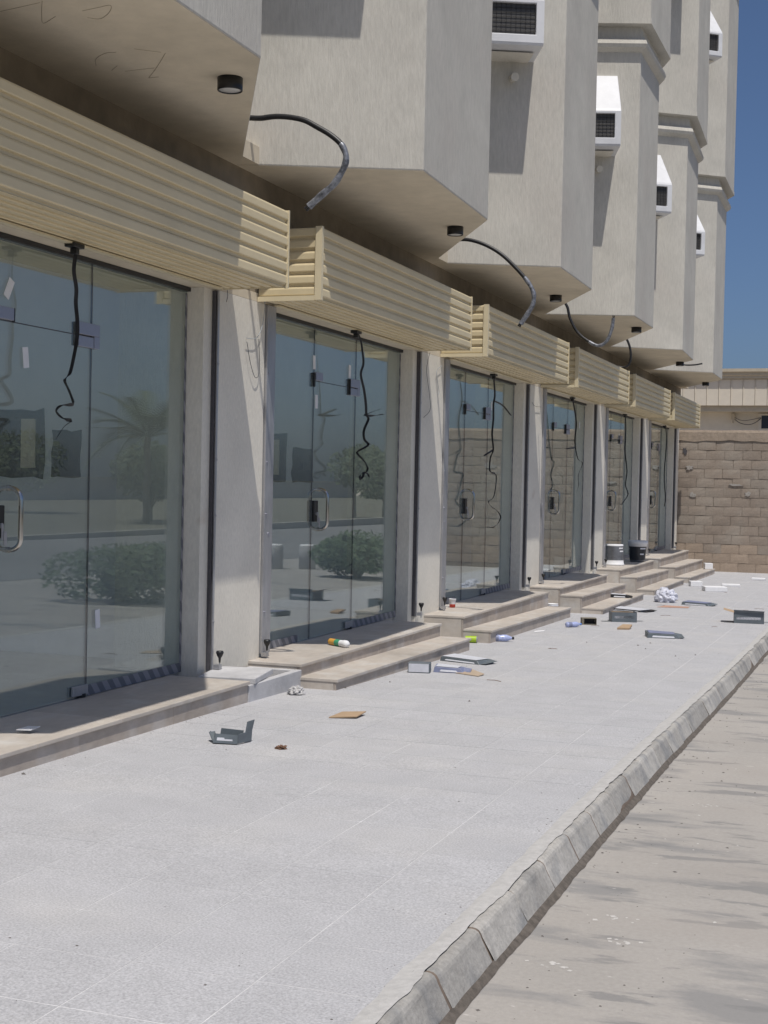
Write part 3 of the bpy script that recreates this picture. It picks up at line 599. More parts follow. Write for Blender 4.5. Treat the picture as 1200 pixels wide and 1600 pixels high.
for k in range(1, 7):
    yo = (k - 1) * P; ya, yb = 4.717 + yo, 8.432 + yo
    lab = {1: "largest cream louvred shutter box, running off the photo's left edge", 2: 'cream louvred shutter box over the shop behind the grey drain box', 3: 'cream louvred shutter box over the shop with the red and white cup',
           4: 'cream louvred shutter box over the shop with a flattened carton on its steps', 5: 'cream louvred shutter box over the shop with two paint pails', 6: 'smallest and farthest cream louvred shutter box, in front of the block wall'}[k]
    R = thing('roller_shutter', lab, 'roller shutter', (XB, (ya + yb) / 2, ZB0), 'roller shutter boxes over the shopfronts')
    def part(name, me, loc, rz=0.0):
        o = link(name, me); o.location = loc; o.rotation_euler = (0, 0, rz); o.parent = R; o.matrix_parent_inverse = Matrix.Translation(R.location).inverted(); return o
    for i in range(6):
        part('slat', me_front, (XF + random.uniform(-.0012, .0012), ya + .006, ZB0 + i * PITCH + random.uniform(-.0006, .0006)), random.uniform(-.0006, .0006))
        part('slat', me_end, (XB + .005, ya, ZB0 + .006 + i * PITCH * .985), -math.pi / 2)      # end facing the camera
    for i in range(6): part('slat', me_bot, (XF - .010 - i * .0745, ya + .004, ZB0 + .004))
    mb = MB(); mb.box(XB, XF - .024, ya + .024, yb - .004, ZB1 - .006, ZB1 + .004); pbuild(mb, 'top_plate', M_DARKTOP, R)
    mb = MB(); mb.box(XB, XF - .003, yb - .004, yb, ZB0 - .002, ZB1 + .003); mb.box(XF - .02, XF + .006, yb - .003, yb + .012, ZB0 - .004, ZB1 + .004); pbuild(mb, 'end_plate', M_CREAMTRIM, R)
    mb = MB(); mb.box(XF - .040, XF + .008, ya - .012, ya + .003, ZB0 - .006, ZB1 + .004); mb.box(XF - .004, XF + .0085, ya + .003, ya + .022, ZB0 - .006, ZB1 + .004)
    mb.box(XB, XF - .041, ya - .009, ya + .002, ZB0 - .008, ZB0 + .026); pbuild(mb, 'corner_trim', M_CREAMTRIM, R)
    # guide rails down both sides of the opening
    for side in (0, 1):
        y0 = (4.862 if side == 0 else 8.262) + yo; y1 = (5.000 if side == 0 else 8.384) + yo; zb = ZL + (.03 if side == 0 else .002)
        mb = MB()
        if side == 0:
            mb.box(-4.225, -4.165, y0, y0 + .05, zb, 1.235); mb.box(-4.168, -4.1645, y0 + .05, y1, zb, 1.235); mb.box(-4.225, -4.221, y0 + .05, y1, zb, 1.235)
        else:
            mb.box(-4.238, -4.166, y1 - .006, y1, zb, 1.235); mb.box(-4.238, -4.234, y0, y1 - .0065, zb, 1.235); mb.box(-4.170, -4.166, y1 - .022, y1 - .0065, zb, 1.235)
        gr = pbuild(mb, 'guide_rail', M_GALV, R, bevel=.0015, seg=1)
        mb = MB()
        if side == 0: mb.box(-4.219, -4.170, y0 + .052, y0 + .07, zb + .002, 1.23)
        else: mb.box(-4.233, -4.185, y1 - .016, y1 - .0067, zb + .002, 1.23)
        o = mb.build('rail_shade_strip', M_SEALSHADE, gr)  # dark strip painting the shade inside the galvanised channel
        mb = MB()
        for z in (-.95, -.25, .12, .75):
            yy = y0 + .025 if side == 0 else y1 - .014; xx = -4.165 if side == 0 else -4.166
            mb.cyl((xx - .001, yy, z), (xx + .006, yy, z), .008, n=8)
        if side == 0: mb.cyl((-4.166, y0 + .075, -.395), (-4.162, y0 + .075, -.395), .017, n=12)
        mb.build('rail_bolt', M_GALV if side else M_BRUSHED, gr)
        # floor bolt with a black knob
        yy = y0 + .01 if side == 0 else y1 + .02; zk = ZL + .085
        mb = MB(); mb.lathe([(0, .05), (.022, .048), (.026, .035), (.018, .015), (.009, 0), (.006, -.03), (0, -.03)], 12, (-4.13, yy, zk)); mb.build('bolt_knob', M_BLACK, gr)
        mb = MB(); mb.cyl((-4.13, yy, ZL - .01), (-4.13, yy, zk - .03), .005, n=8); mb.box(-4.165, -4.125, yy - .022, yy + .022, ZL + .012, ZL + .042); mb.build('bolt_bracket', M_GALV, gr)
    mb = MB(); mb.box(-4.16, -4.12, ya + .24, yb - .10, ZB0 - .013, ZB0 - .003); pbuild(mb, 'shutter_slot_edge', M_CREAMTRIM, R)
    SHUT.append(R)

# ------------------------------------------------------------------ webbing straps hanging from the shutter slots
for k in range(1, 7):
    lx, ly, lz = LATCH[k]
    R = thing('pull_strap', {1: 'long black webbing strap dangling in front of the nearest glass door, end curling left', 2: 'black webbing strap with two stiff side loops and a knotted end', 3: 'black webbing strap hanging in wide kinks before the glass reflecting the block wall',
              4: 'short black strap with one side tail, at the fourth glass front', 5: 'black strap at the glass front behind the grey pail', 6: 'thin black strap at the farthest glass front'}[k], 'strap', (lx, ly, lz), 'black straps hanging from the shutters')
    mb = MB(); mb.box(lx - .03, lx + .03, ly - .055, ly + .055, lz - .012, lz + .012); mb.box(lx - .02, lx + .02, ly - .015, ly + .02, lz - .045, lz - .012); pbuild(mb, 'latch', M_BLACK, R, bevel=.003, seg=1)
    for j, l in enumerate(STRAP[k]):
        rr = random.Random(k * 10 + j); pts = [(p[0] + rr.uniform(-.012, .012), p[1], p[2]) for p in l]
        if j == 0: pts = [(lx, ly, lz - .03)] + pts
        mb = MB(); ribbon(mb, smooth_path(pts, 5), .021 if j == 0 else .019, twist0=rr.uniform(0, 1), rate=.55); pbuild(mb, 'strap_band' if j == 0 else 'strap_tail', M_RIBBON, R)

# ------------------------------------------------------------------ stone landings and steps
def slab_row(root, name, x0, x1, ya, yb, za, zb, th, mt, n, axis='top', over=0.0, bevel=.004):
    """a row of n stone pieces between ya and yb whose top runs from za to zb"""
    for i in range(n):
        t0, t1 = i / n, (i + 1) / n; p0, p1 = ya + (yb - ya) * t0 + .0012, ya + (yb - ya) * t1 - .0012
        q0, q1 = za + (zb - za) * t0, za + (zb - za) * t1; mb = MB()
        mb.hexa([(x0, p0, q0 - th), (x1, p0, q0 - th), (x1, p1, q1 - th), (x0, p1, q1 - th), (x0, p0, q0), (x1, p0, q0), (x1, p1, q1), (x0, p1, q1)])
        pbuild(mb, name, mt, root, bevel=bevel, seg=2)
def step_block(root, xf, xb, ya, yb, za, zb, ntop, nrise, side=True, zbase=None):
    base = lambda y: (gz(y) - .05)
    mb = MB(); mb.hexa([(xb, ya + .014, base(ya)), (xf - .018, ya + .014, base(ya)), (xf - .018, yb - .012, base(yb)), (xb, yb - .012, base(yb)), (xb, ya + .014, za - .022), (xf - .018, ya + .014, za - .022), (xf - .018, yb - .012, zb - .022), (xb, yb - .012, zb - .022)])
    pbuild(mb, 'mortar_core', M_CORE, root)
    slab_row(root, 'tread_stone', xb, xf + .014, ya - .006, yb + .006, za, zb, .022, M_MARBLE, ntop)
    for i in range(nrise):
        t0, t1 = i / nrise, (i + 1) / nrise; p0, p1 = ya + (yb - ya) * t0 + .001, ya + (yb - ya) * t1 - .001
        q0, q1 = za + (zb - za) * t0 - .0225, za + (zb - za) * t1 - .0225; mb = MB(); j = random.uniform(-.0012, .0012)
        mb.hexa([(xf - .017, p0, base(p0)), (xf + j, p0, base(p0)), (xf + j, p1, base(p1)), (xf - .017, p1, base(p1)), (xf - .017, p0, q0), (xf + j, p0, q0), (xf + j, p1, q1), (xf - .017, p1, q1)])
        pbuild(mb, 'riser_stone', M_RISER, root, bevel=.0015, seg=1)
    for (yy, zz, d) in ((ya, za, 1), (yb, zb, -1)):
        if not side and d == 1: continue
        y0_, y1_ = (yy, yy + .013) if d == 1 else (yy - .011, yy)
        mb = MB(); mb.hexa([(xb, y0_, base(yy)), (xf - .0185, y0_, base(yy)), (xf - .0185, y1_, base(yy)), (xb, y1_, base(yy)), (xb, y0_, zz - .0225), (xf - .0185, y0_, zz - .0225), (xf - .0185, y1_, zz - .0225), (xb, y1_, zz - .0225)])
        pbuild(mb, 'side_stone', M_MARBLE, root, bevel=.0015, seg=1)
STEPS = {1: dict(land=(4.15, 8.09, -3.775), steps=[]), 2: dict(land=(8.97, 12.235, -3.795), steps=[(-3.51, 8.94, 12.22, -1.360, -1.397)]),
         3: dict(land=(12.95, 16.56, -3.79), steps=[(-3.515, 12.955, 16.55, -1.397, -1.454)]),
         4: dict(land=(17.25, 20.36, -3.80), steps=[(-3.525, 17.255, 20.35, -1.366, -1.404), (-3.26, 17.26, 20.34, -1.513, -1.532)]),
         5: dict(land=(21.55, 24.87, -3.82), steps=[(-3.56, 21.555, 24.86, -1.381, -1.433), (-3.29, 21.56, 24.85, -1.564, -1.591)]),
         6: dict(land=(25.45, 29.38, -3.81), steps=[(-3.525, 25.455, 29.37, -1.423, -1.46), (-3.27, 25.46, 29.36, -1.593, -1.64)])}
for k, d in STEPS.items():
    ya, yb, xf = d['land']
    lab = {1: "beige stone landing of the nearest shop, running off the photo's left edge", 2: 'beige stone landing with one step, the orange and green tube lying on it', 3: 'beige stone landing with one step, the red and white cup standing on it',
           4: 'beige stone landing with two steps, a flattened carton on the lower one', 5: 'beige stone landing with two steps and two paint pails on it', 6: 'farthest beige stone landing and steps beside the block wall'}[k]
    R = thing('entrance_steps', lab, 'steps', (xf, (ya + yb) / 2, gz((ya + yb) / 2)), 'stone entrance steps of the shops')
    step_block(R, xf, -4.336, ya, yb, ZL, ZL - .004, 4 if k > 1 else 5, 4, side=True)
    px = xf
    for (x, a, c, za, zb) in d['steps']:
        step_block(R, x, px + .001, a, c, za, zb, 3, 3); px = x

# ------------------------------------------------------------------ drain box at the foot of the first pillar
R = thing('drain_box', 'pale concrete drain box with its lid pushed askew, at the first pillar', 'drain box', (-3.97, 8.53, gz(8.53)))
zt = -1.312; xo, xi_, ya, yb = -3.772, -4.17, 8.10, 8.955
mb = MB(); zb_ = gz(8.5) - .06
mb.box(xo - .05, xo, ya, yb, zb_, zt); mb.box(xi_, xo - .0505, yb - .05, yb, zb_, zt - .0005); mb.box(xi_, xo - .0505, ya, ya + .05, zb_, zt - .0007); mb.box(xi_, xi_ + .05, ya + .051, yb - .051, zb_, zt - .001); mb.box(xi_, xo - .051, ya + .051, yb - .051, zb_, zb_ + .06)
pbuild(mb, 'box_wall', M_CONC, R, bevel=.004, seg=1)
mb = MB(); hx, hy = .19, .22; cs, sn = math.cos(.16), math.sin(.16); cx, cy = -3.985, 8.36; q = []
for z in (zt + .004, zt + .042):
    for (dx, dy) in ((-hx, -hy), (hx, -hy), (hx, hy), (-hx, hy)): q.append((cx + dx * cs - dy * sn, cy + dx * sn + dy * cs, z + dy * .02))
mb.hexa(q); pbuild(mb, 'lid_slab', M_CONC, R, bevel=.004, seg=1)

# ------------------------------------------------------------------ downlights under the bays
DL = {1: (-3.319, 6.751), 2: (-3.408, 11.162), 3: (-3.525, 15.428), 4: (-3.178, 18.712), 5: (-3.324, 23.946), 6: (-3.457, 28.615)}
m1 = MB(); m1.lathe([(0, .0), (.067, .0), (.067, -.064), (.0655, -.068), (.061, -.068), (.060, -.058), (0, -.058)], 28); o = m1.build('lamp_housing', M_BLACKMETAL); me_h = o.data; bpy.data.objects.remove(o)
m1 = MB(); m1.lathe([(0, -.0585), (.0595, -.0585), (.058, -.0625), (.03, -.065), (0, -.0655)], 24); o = m1.build('lamp_lens', M_LENS); me_l = o.data; bpy.data.objects.remove(o)
for k, (x, y) in DL.items():
    R = thing('downlight', {1: 'largest black cylinder downlight, with its pale lens seen from below', 2: 'black cylinder downlight beside the second curled cable', 3: 'black cylinder downlight left of the U shaped hanging cable', 4: 'black cylinder downlight right of the U shaped hanging cable',
              5: 'small black cylinder downlight beside the straight cable stub', 6: 'smallest black cylinder downlight, in front of the far sheet metal parapet'}[k], 'downlight', (x, y, ZS - .003), 'black downlights under the bays')
    link('lamp_housing', me_h, R); link('lamp_lens', me_l, R)

# ------------------------------------------------------------------ loose power cables
for k in range(1, 6):
    pts = CABLE[k]
    R = thing('loose_cable', {1: 'nearest thick black cable curling out of the wall, with a frayed silver end', 2: 'second curled cable, arching down over the third shutter box', 3: 'cable hanging in a U shape with its end turned up', 4: 'small hooked cable hanging before the fifth bay', 5: 'short straight cable stub beside a small downlight'}[k],
              'cable', tuple(pts[0]), 'loose cables sticking out between the bays')
    sp = smooth_path(pts, 6); n = len(sp); r = [.0, .0185, .018, .017, .017, .014][k]
    cut = n if k > 3 else int(n * .52)
    mb = MB(); mb.tube(sp[:cut + 1] if cut < n else sp, r, 10); pbuild(mb, 'cable_sheath', M_CABLE, R)
    if cut < n:
        mb = MB(); mb.tube(sp[cut:], r * 1.1, 10, taper=lambda t: 1 + .08 * math.sin(t * 26) + .2 * t); pbuild(mb, 'worn_wrap', M_FOIL, R)
        mb = MB(); e = Vector(sp[-1]); dd = (Vector(sp[-1]) - Vector(sp[-3])).normalized()
        for j in range(4):
            a = j * 1.57; off = dd.orthogonal().normalized(); off.rotate(Matrix.Rotation(a, 3, dd)); mb.cyl(e + off * r * .5, e + off * r * .8 + dd * .03, .005, n=6)
        pbuild(mb, 'cable_core', M_CABLE, R)
for k, ls in WIRE.items():
    R = thing('thin_wire', {1: 'thin pale wire looping down the first pillar under the shutter corner', 2: 'thin dark wire bowed across the second pillar', 3: 'thin wire crossing the top of the third pillar'}[k], 'wire', tuple(ls[0][0]), 'thin wires on the pillars')
    for j, l in enumerate(ls):
        mb = MB(); mb.tube(smooth_path(l, 5) if len(l) > 2 else l, .0024, 6); pbuild(mb, 'wire_strand', M_WIREW if (k, j) in ((1, 0), (2, 1)) else M_RUST, R)

# ------------------------------------------------------------------ air conditioners on the bay flanks
hood = MB(); A0, A1 = .10, .80
pr = [(0, .97), (.05, .975), (.45, .47), (.462, .44), (.462, .045), (.45, .02), (.0, .0)]
def quad_side(a):
    return [(-a, p, z) for p, z in pr]
n = len(pr); hood.add(quad_side(A0) + quad_side(A1), [tuple(range(n)), tuple(range(2 * n - 1, n - 1, -1))] + [(i, i + 1, n + i + 1, n + i) for i in range(n - 1) if i != 3])
# front frame round the opening
z0, z1 = .045, .44; o0, o1, w0, w1 = A0 + .07, A1 - .075, z0 + .075, z1 - .03
hood.add([(-A0, .462, z0), (-A1, .462, z0), (-A1, .462, z1), (-A0, .462, z1), (-o0, .462, w0), (-o1, .462, w0), (-o1, .462, w1), (-o0, .462, w1), (-o0, .425, w0), (-o1, .425, w0), (-o1, .425, w1), (-o0, .425, w1)],
         [(0, 1, 5, 4), (1, 2, 6, 5), (2, 3, 7, 6), (3, 0, 4, 7), (4, 5, 9, 8), (5, 6, 10, 9), (6, 7, 11, 10), (7, 4, 8, 11)])
o = hood.build('hood', M_WHITEPL, bevel=.008, seg=2); me_hood = o.data; bpy.data.objects.remove(o)
gm = MB(); gm.box(-o1 + .002, -o0 - .002, .40, .424, w0 + .002, w1 - .002); o = gm.build('grille', M_GRILLE); me_gr = o.data; bpy.data.objects.remove(o)
gm = MB()
for i in range(1, 12): gm.cyl((-o0 - (o1 - o0) * i / 12, .428, w0), (-o0 - (o1 - o0) * i / 12, .428, w1), .0025, n=5)
for i in range(1, 7): gm.cyl((-o0, .431, w0 + (w1 - w0) * i / 7), (-o1, .431, w0 + (w1 - w0) * i / 7), .0025, n=5)
o = gm.build('guard_wire', M_BLACK); me_gw = o.data; bpy.data.objects.remove(o)
gm = MB(); gm.cyl((-.60, .0, -.16), (-.60, .12, -.18), .04, n=12); gm.box(-.74, -.16, .0, .30, -.008, -.001); o = gm.build('stub_and_tint_plate', M_COLUMN); me_dr = o.data; bpy.data.objects.remove(o)  # pipe stub, plus a beige plate painting bounced light under the hood
ACS = [(1, 4.07, None), (2, 4.07, None), (3, 4.07, 'largest white air conditioner hood, cut by the top of the photo'), (4, 4.07, 'white air conditioner hood low on the fourth bay, its long shadow below it'),
       (5, 4.07, 'white air conditioner hood half hidden behind the edge of the fourth bay'), (6, 4.12, 'narrow sliver of white air conditioner hood low on the farthest bay'), (6, 7.62, 'uppermost white air conditioner hood, high on the farthest bay'),
       (5, 7.62, None), (4, 7.62, None), (3, 7.62, None), (2, 7.62, None)]
for k, z, lab in ACS:
    a = Vector(AB[k]); i_ = Vector(IN[k]); d = (a - i_).normalized(); off = .128 if z > 6 else 0.0; nn = Vector((d.y, -d.x))
    lab = lab or 'white air conditioner hood %s on the %s bay, above the photo' % ('high' if z > 6 else 'low', ('nearest', 'second', 'third', 'fourth', 'fifth')[k - 1])
    p = i_ + nn * (off + .001) + d * ((.10 if k == 6 else .18) if z > 6 else {2: .08, 3: .14, 4: .02, 5: -.07, 6: -.07}.get(k, 0.0))
    R = thing('air_conditioner', lab, 'air conditioner', (p.x, p.y, z), 'window air conditioners on the bay flanks', rz=math.atan2(-d.y, -d.x))
    for nm, me in (('hood', me_hood), ('grille', me_gr), ('guard_wire', me_gw), ('stub_and_tint_plate', me_dr)): link(nm, me, R)

# ------------------------------------------------------------------ block wall across the end of the pavement
YW = 30.5; WZ0, WZ1 = -1.83, 1.235; BH = .1985; BW = .372
R = thing('block_wall', 'rough sandy concrete block wall closing the end of the pavement', 'wall', (-1.5, YW + .1, WZ0))
mb = MB(); mb.box(-4.9, 1.25, YW + .012, YW + .19, WZ0 - .3, WZ1 - .02); pbuild(mb, 'mortar_bed', M_MORTAR, R)
def block_mesh(i, w):
    rr = random.Random(100 + i); b = MB(); j = lambda: rr.uniform(-.0035, .0035); nx, nz = 4, 3; vs = []
    for iz in range(nz + 1):
        for ix in range(nx + 1):
            ed = ix in (0, nx) or iz in (0, nz)
            vs.append((w * ix / nx + (j() if ed else 0), rr.uniform(-.0018, .0018) + (.004 if ed else 0), BH * iz / nz + (j() if ed else 0)))
    m_ = len(vs); fs = [(iz * (nx + 1) + ix, iz * (nx + 1) + ix + 1, (iz + 1) * (nx + 1) + ix + 1, (iz + 1) * (nx + 1) + ix) for iz in range(nz) for ix in range(nx)]
    ring = [ix for ix in range(nx + 1)] + [iz * (nx + 1) + nx for iz in range(1, nz + 1)] + [nz * (nx + 1) + ix for ix in range(nx - 1, -1, -1)] + [iz * (nx + 1) for iz in range(nz - 1, 0, -1)]
    for r_ in ring: vs.append((vs[r_][0], .05, vs[r_][2]))
    L_ = len(ring)
    for q in range(L_): fs.append((ring[q], m_ + q, m_ + (q + 1) % L_, ring[(q + 1) % L_]))
    b.add(vs, fs); o = b.build('block', M_BLOCK); me = o.data; bpy.data.objects.remove(o); return me
bl = [block_mesh(i, BW - .008) for i in range(8)]; bl_low = []
for me in bl[:4]:
    c = me.copy(); c.materials[0] = M_BLOCKLOW; bl_low.append(c)
rr = random.Random(21); cnt = 0
for row in range(14):
    z = WZ0 + .06 + row * BH; xo_ = -4.75 + (.186 if row % 2 else 0) + rr.uniform(-.03, .03); x = xo_
    while x < 1.2 - BW * .6:
        low = row < 3 and rr.random() < .85
        o = link('block', (bl_low if low else bl)[rr.randrange(4 if low else 8)]); at(o, R)
        o.location = (x, YW + rr.uniform(-.004, .006), z + rr.uniform(-.003, .003)); o.scale = (1, 1, .962); o.rotation_euler = (rr.uniform(-.01, .01), 0, rr.uniform(-.006, .006))
        x += BW + rr.uniform(-.004, .006); cnt += 1
# rough cement course on top, splashes
mb = MB(); x = -4.8; k = 0; vs = []; fs = []
while x < 1.28:
    t = noise.noise(Vector((x * 1.9, 2, 2))) * .03; b_ = noise.noise(Vector((x * 2.7, 7, 1))) * .035
    for (yy, zz) in ((YW - .012 + t * .2, WZ0 + .055 + 14 * BH + b_), (YW - .018 - t * .2, WZ1 - .05), (YW - .005, WZ1 + t * .4), (YW + .19, WZ1 + t * .4)): vs.append((x, yy, zz))
    if k: fs += [(4 * k - 4 + i, 4 * k - 3 + i, 4 * k + 1 + i, 4 * k + i) for i in range(3)]
    x += .09; k += 1
mb.add(vs, fs); pbuild(mb, 'coping_cement', mat('rough_coping_cement', (0.37, 0.30, 0.235), 0.95, var=0.2, nscale=14, bump=0.8, bscale=30), R)
def splat(name, cx, cz, w, h, seed, mt):
    r2 = random.Random(seed); pts = []
    for i in range(16):
        t = 2 * math.pi * i / 16; q = r2.uniform(.5, 1.1); pts.append((cx + w * q * math.cos(t), cz + h * q * math.sin(t)))
    m_ = MB(); nn = len(pts); m_.add([(x, YW - .012, z) for x, z in pts] + [(x, YW + .02, z) for x, z in pts], [tuple(range(nn))] + [(i, (i + 1) % nn, nn + (i + 1) % nn, nn + i) for i in range(nn)]); pbuild(m_, name, mt, R)
for (cx, cz, w, h, s_) in ((-3.98, .43, .09, .06, 1), (-3.9, -.15, .07, .07, 2), (-2.75, -.10, .08, .06, 3), (-3.0, .08, .16, .035, 4), (-.3, .4, .15, .08, 5)): splat('mortar_splash', cx, cz, w, h, s_, M_PALESPLASH)
splat('wall_hole', -4.08, .78, .06, .09, 9, M_SEALSHADE)

# ------------------------------------------------------------------ building beyond the wall
YB = 43.0
R = thing('warehouse', 'cream building beyond the block wall with a seamed metal parapet', 'building', (-1, YB + 3, -2.1))
mb = MB(); mb.box(-16, -1.7, YB + .55, YB + 9, -2.3, 2.44); pbuild(mb, 'wall', M_PAINTWALL, R)
mb = MB(); mb.box(-16, -1.7, YB + .06, YB + 9, 2.30, 3.24); pbuild(mb, 'parapet_core', M_CORNICE, R)
mb = MB(); mb.box(-.171, .171, -.028, .028, 0, .78); mb.box(-.171, -.150, -.045, -.028, 0, .78)
o = mb.build('panel', M_PANEL, bevel=.004, seg=1); me_p = o.data; bpy.data.objects.remove(o)
x = -9.9; i = 0
while x < -1.8:
    o = link('panel', me_p); at(o, R); o.location = (x, YB, 2.475); x += .3515; i += 1
mb = MB(); y = YB
prof = [(.0, 3.262), (-.10, 3.275), (-.10, 3.35), (-.14, 3.37), (-.14, 3.45), (-.2, 3.47), (-.2, 3.56), (.3, 3.6), (.3, 3.25)]; vs = []
for x in (-16, -1.6):
    for d, z in prof: vs.append((x, YB + d, z))
nn = len(prof); mb.add(vs, [(j, (j + 1) % nn, nn + (j + 1) % nn, nn + j) for j in range(nn)] + [tuple(range(nn)), tuple(range(nn, 2 * nn))]); pbuild(mb, 'cornice', M_CORNICE, R)
mb = MB(); mb.box(-3.67, -3.05, YB + .46, YB + .57, 1.74, 2.26); wf = pbuild(mb, 'window', M_PAINTWALL, R)
mb = MB(); mb.box(-3.58, -3.12, YB + .44, YB + .455, 1.82, 2.20); mb.build('pane', M_DARKGLASS, wf)
mb = MB(); mb.box(-4.46, -4.36, YB + .40, YB + .55, 2.08, 2.26); mb.cyl((-4.41, YB + .42, 2.1), (-4.40, YB + .40, 1.98), .03, n=8); pbuild(mb, 'wall_bracket', M_CORNICE, R)
mb = MB(); mb.tube(smooth_path([(-4.40, YB + .42, 2.12), (-4.2, YB + .42, 1.98), (-3.95, YB + .42, 1.93), (-3.75, YB + .44, 2.0), (-3.6, YB + .44, 2.12)], 6), .012, 5); mb.tube(smooth_path([(-4.40, YB + .42, 2.16), (-4.1, YB + .42, 2.05), (-3.6, YB + .44, 2.14)], 6), .009, 5); pbuild(mb, 'drooping_wire', M_RUST, R)
# ------------------------------------------------------------------ litter on the pavement and steps
def card(mb, pts, th=.003):
    """thin board from a 4-point outline (counter-clockwise), given real thickness"""
    p = [Vector(q) for q in pts]; n = (p[1] - p[0]).cross(p[2] - p[0]).normalized() * th
    mb.hexa([p[0], p[1], p[2], p[3], p[0] + n, p[1] + n, p[2] + n, p[3] + n]); return mb
def frame(x, y, z, rz):
    M = Matrix.Translation((x, y, z)) @ Matrix.Rotation(rz, 4, 'Z'); return M
def place(o, x, y, rz=0.0, z=None):
    o.location = (x, y, gz(y) + .001 if z is None else z); o.rotation_euler[2] = rz; return o
def part_of(mb, name, mt, root, **k): return mb.build(name, mt, root, **k)
# open slate carton nearest the camera: tray with a wedge end and an upright flap
R = place(thing('open_carton', 'open slate grey carton with an upright flap, nearest on the pavement', 'carton', group='printed cartons on the pavement'), -3.255, 6.74, math.radians(12))
L_, D_, H_ = .118, .08, .05
mb = MB(); card(mb, [(-L_ * .55, -D_, .004), (L_ * .55, -D_, .004), (L_ * .55, D_ * .6, .004), (-L_ * .55, D_ * .6, .004)]); part_of(mb, 'carton_base', M_CARTON, R)
mb = MB(); card(mb, [(-L_ * .50, -D_ - .002, .006), (L_ * .60, -D_ - .002, .004), (L_ * .60, -D_ + .006, H_), (-L_ * .42, -D_ + .010, H_ + .004)]); part_of(mb, 'carton_front', M_CARTON, R)
mb = MB(); card(mb, [(-L_ * .34, -D_ - .003, .020), (L_ * .38, -D_ - .003, .019), (L_ * .36, -D_ + .0005, .034), (-L_ * .33, -D_ + .001, .035)], -.002); part_of(mb, 'label_band', M_CARTONW, R)
mb = MB(); card(mb, [(L_ * .55, D_ * .6, .004), (-L_ * .5, D_ * .6, .004), (-L_ * .42, D_ * .62, H_ + .012), (L_ * .62, D_ * .62, H_ + .004)]); part_of(mb, 'carton_back', M_CARTON, R)
mb = MB(); card(mb, [(-L_ * .5, -D_, .006), (-L_ * .85, -D_ * .2, .050), (-L_ * .62, D_ * .1, .052), (-L_ * .42, -D_ + .012, H_)]); card(mb, [(-L_ * .5, -D_, .006), (-L_ * .5, D_ * .5, .006), (-L_ * .85, D_ * .1, .050), (-L_ * .85, -D_ * .2, .048)]); part_of(mb, 'wedge_end', M_CARTON, R)
mb = MB(); card(mb, [(L_ * .60, -D_ + .004, .006), (L_ * 1.0, D_ * .4, .006), (L_ * 1.02, D_ * .42, .060), (L_ * .62, -D_, .056)]); part_of(mb, 'carton_end', M_CARTON, R)
mb = MB(); card(mb, [(L_ * .82, -D_ * .2, .058), (L_ * 1.02, D_ * .42, .060), (L_ * 1.12, D_ * .46, .118), (L_ * .88, -D_ * .1, .112)]); part_of(mb, 'upright_flap', M_CARTON, R)

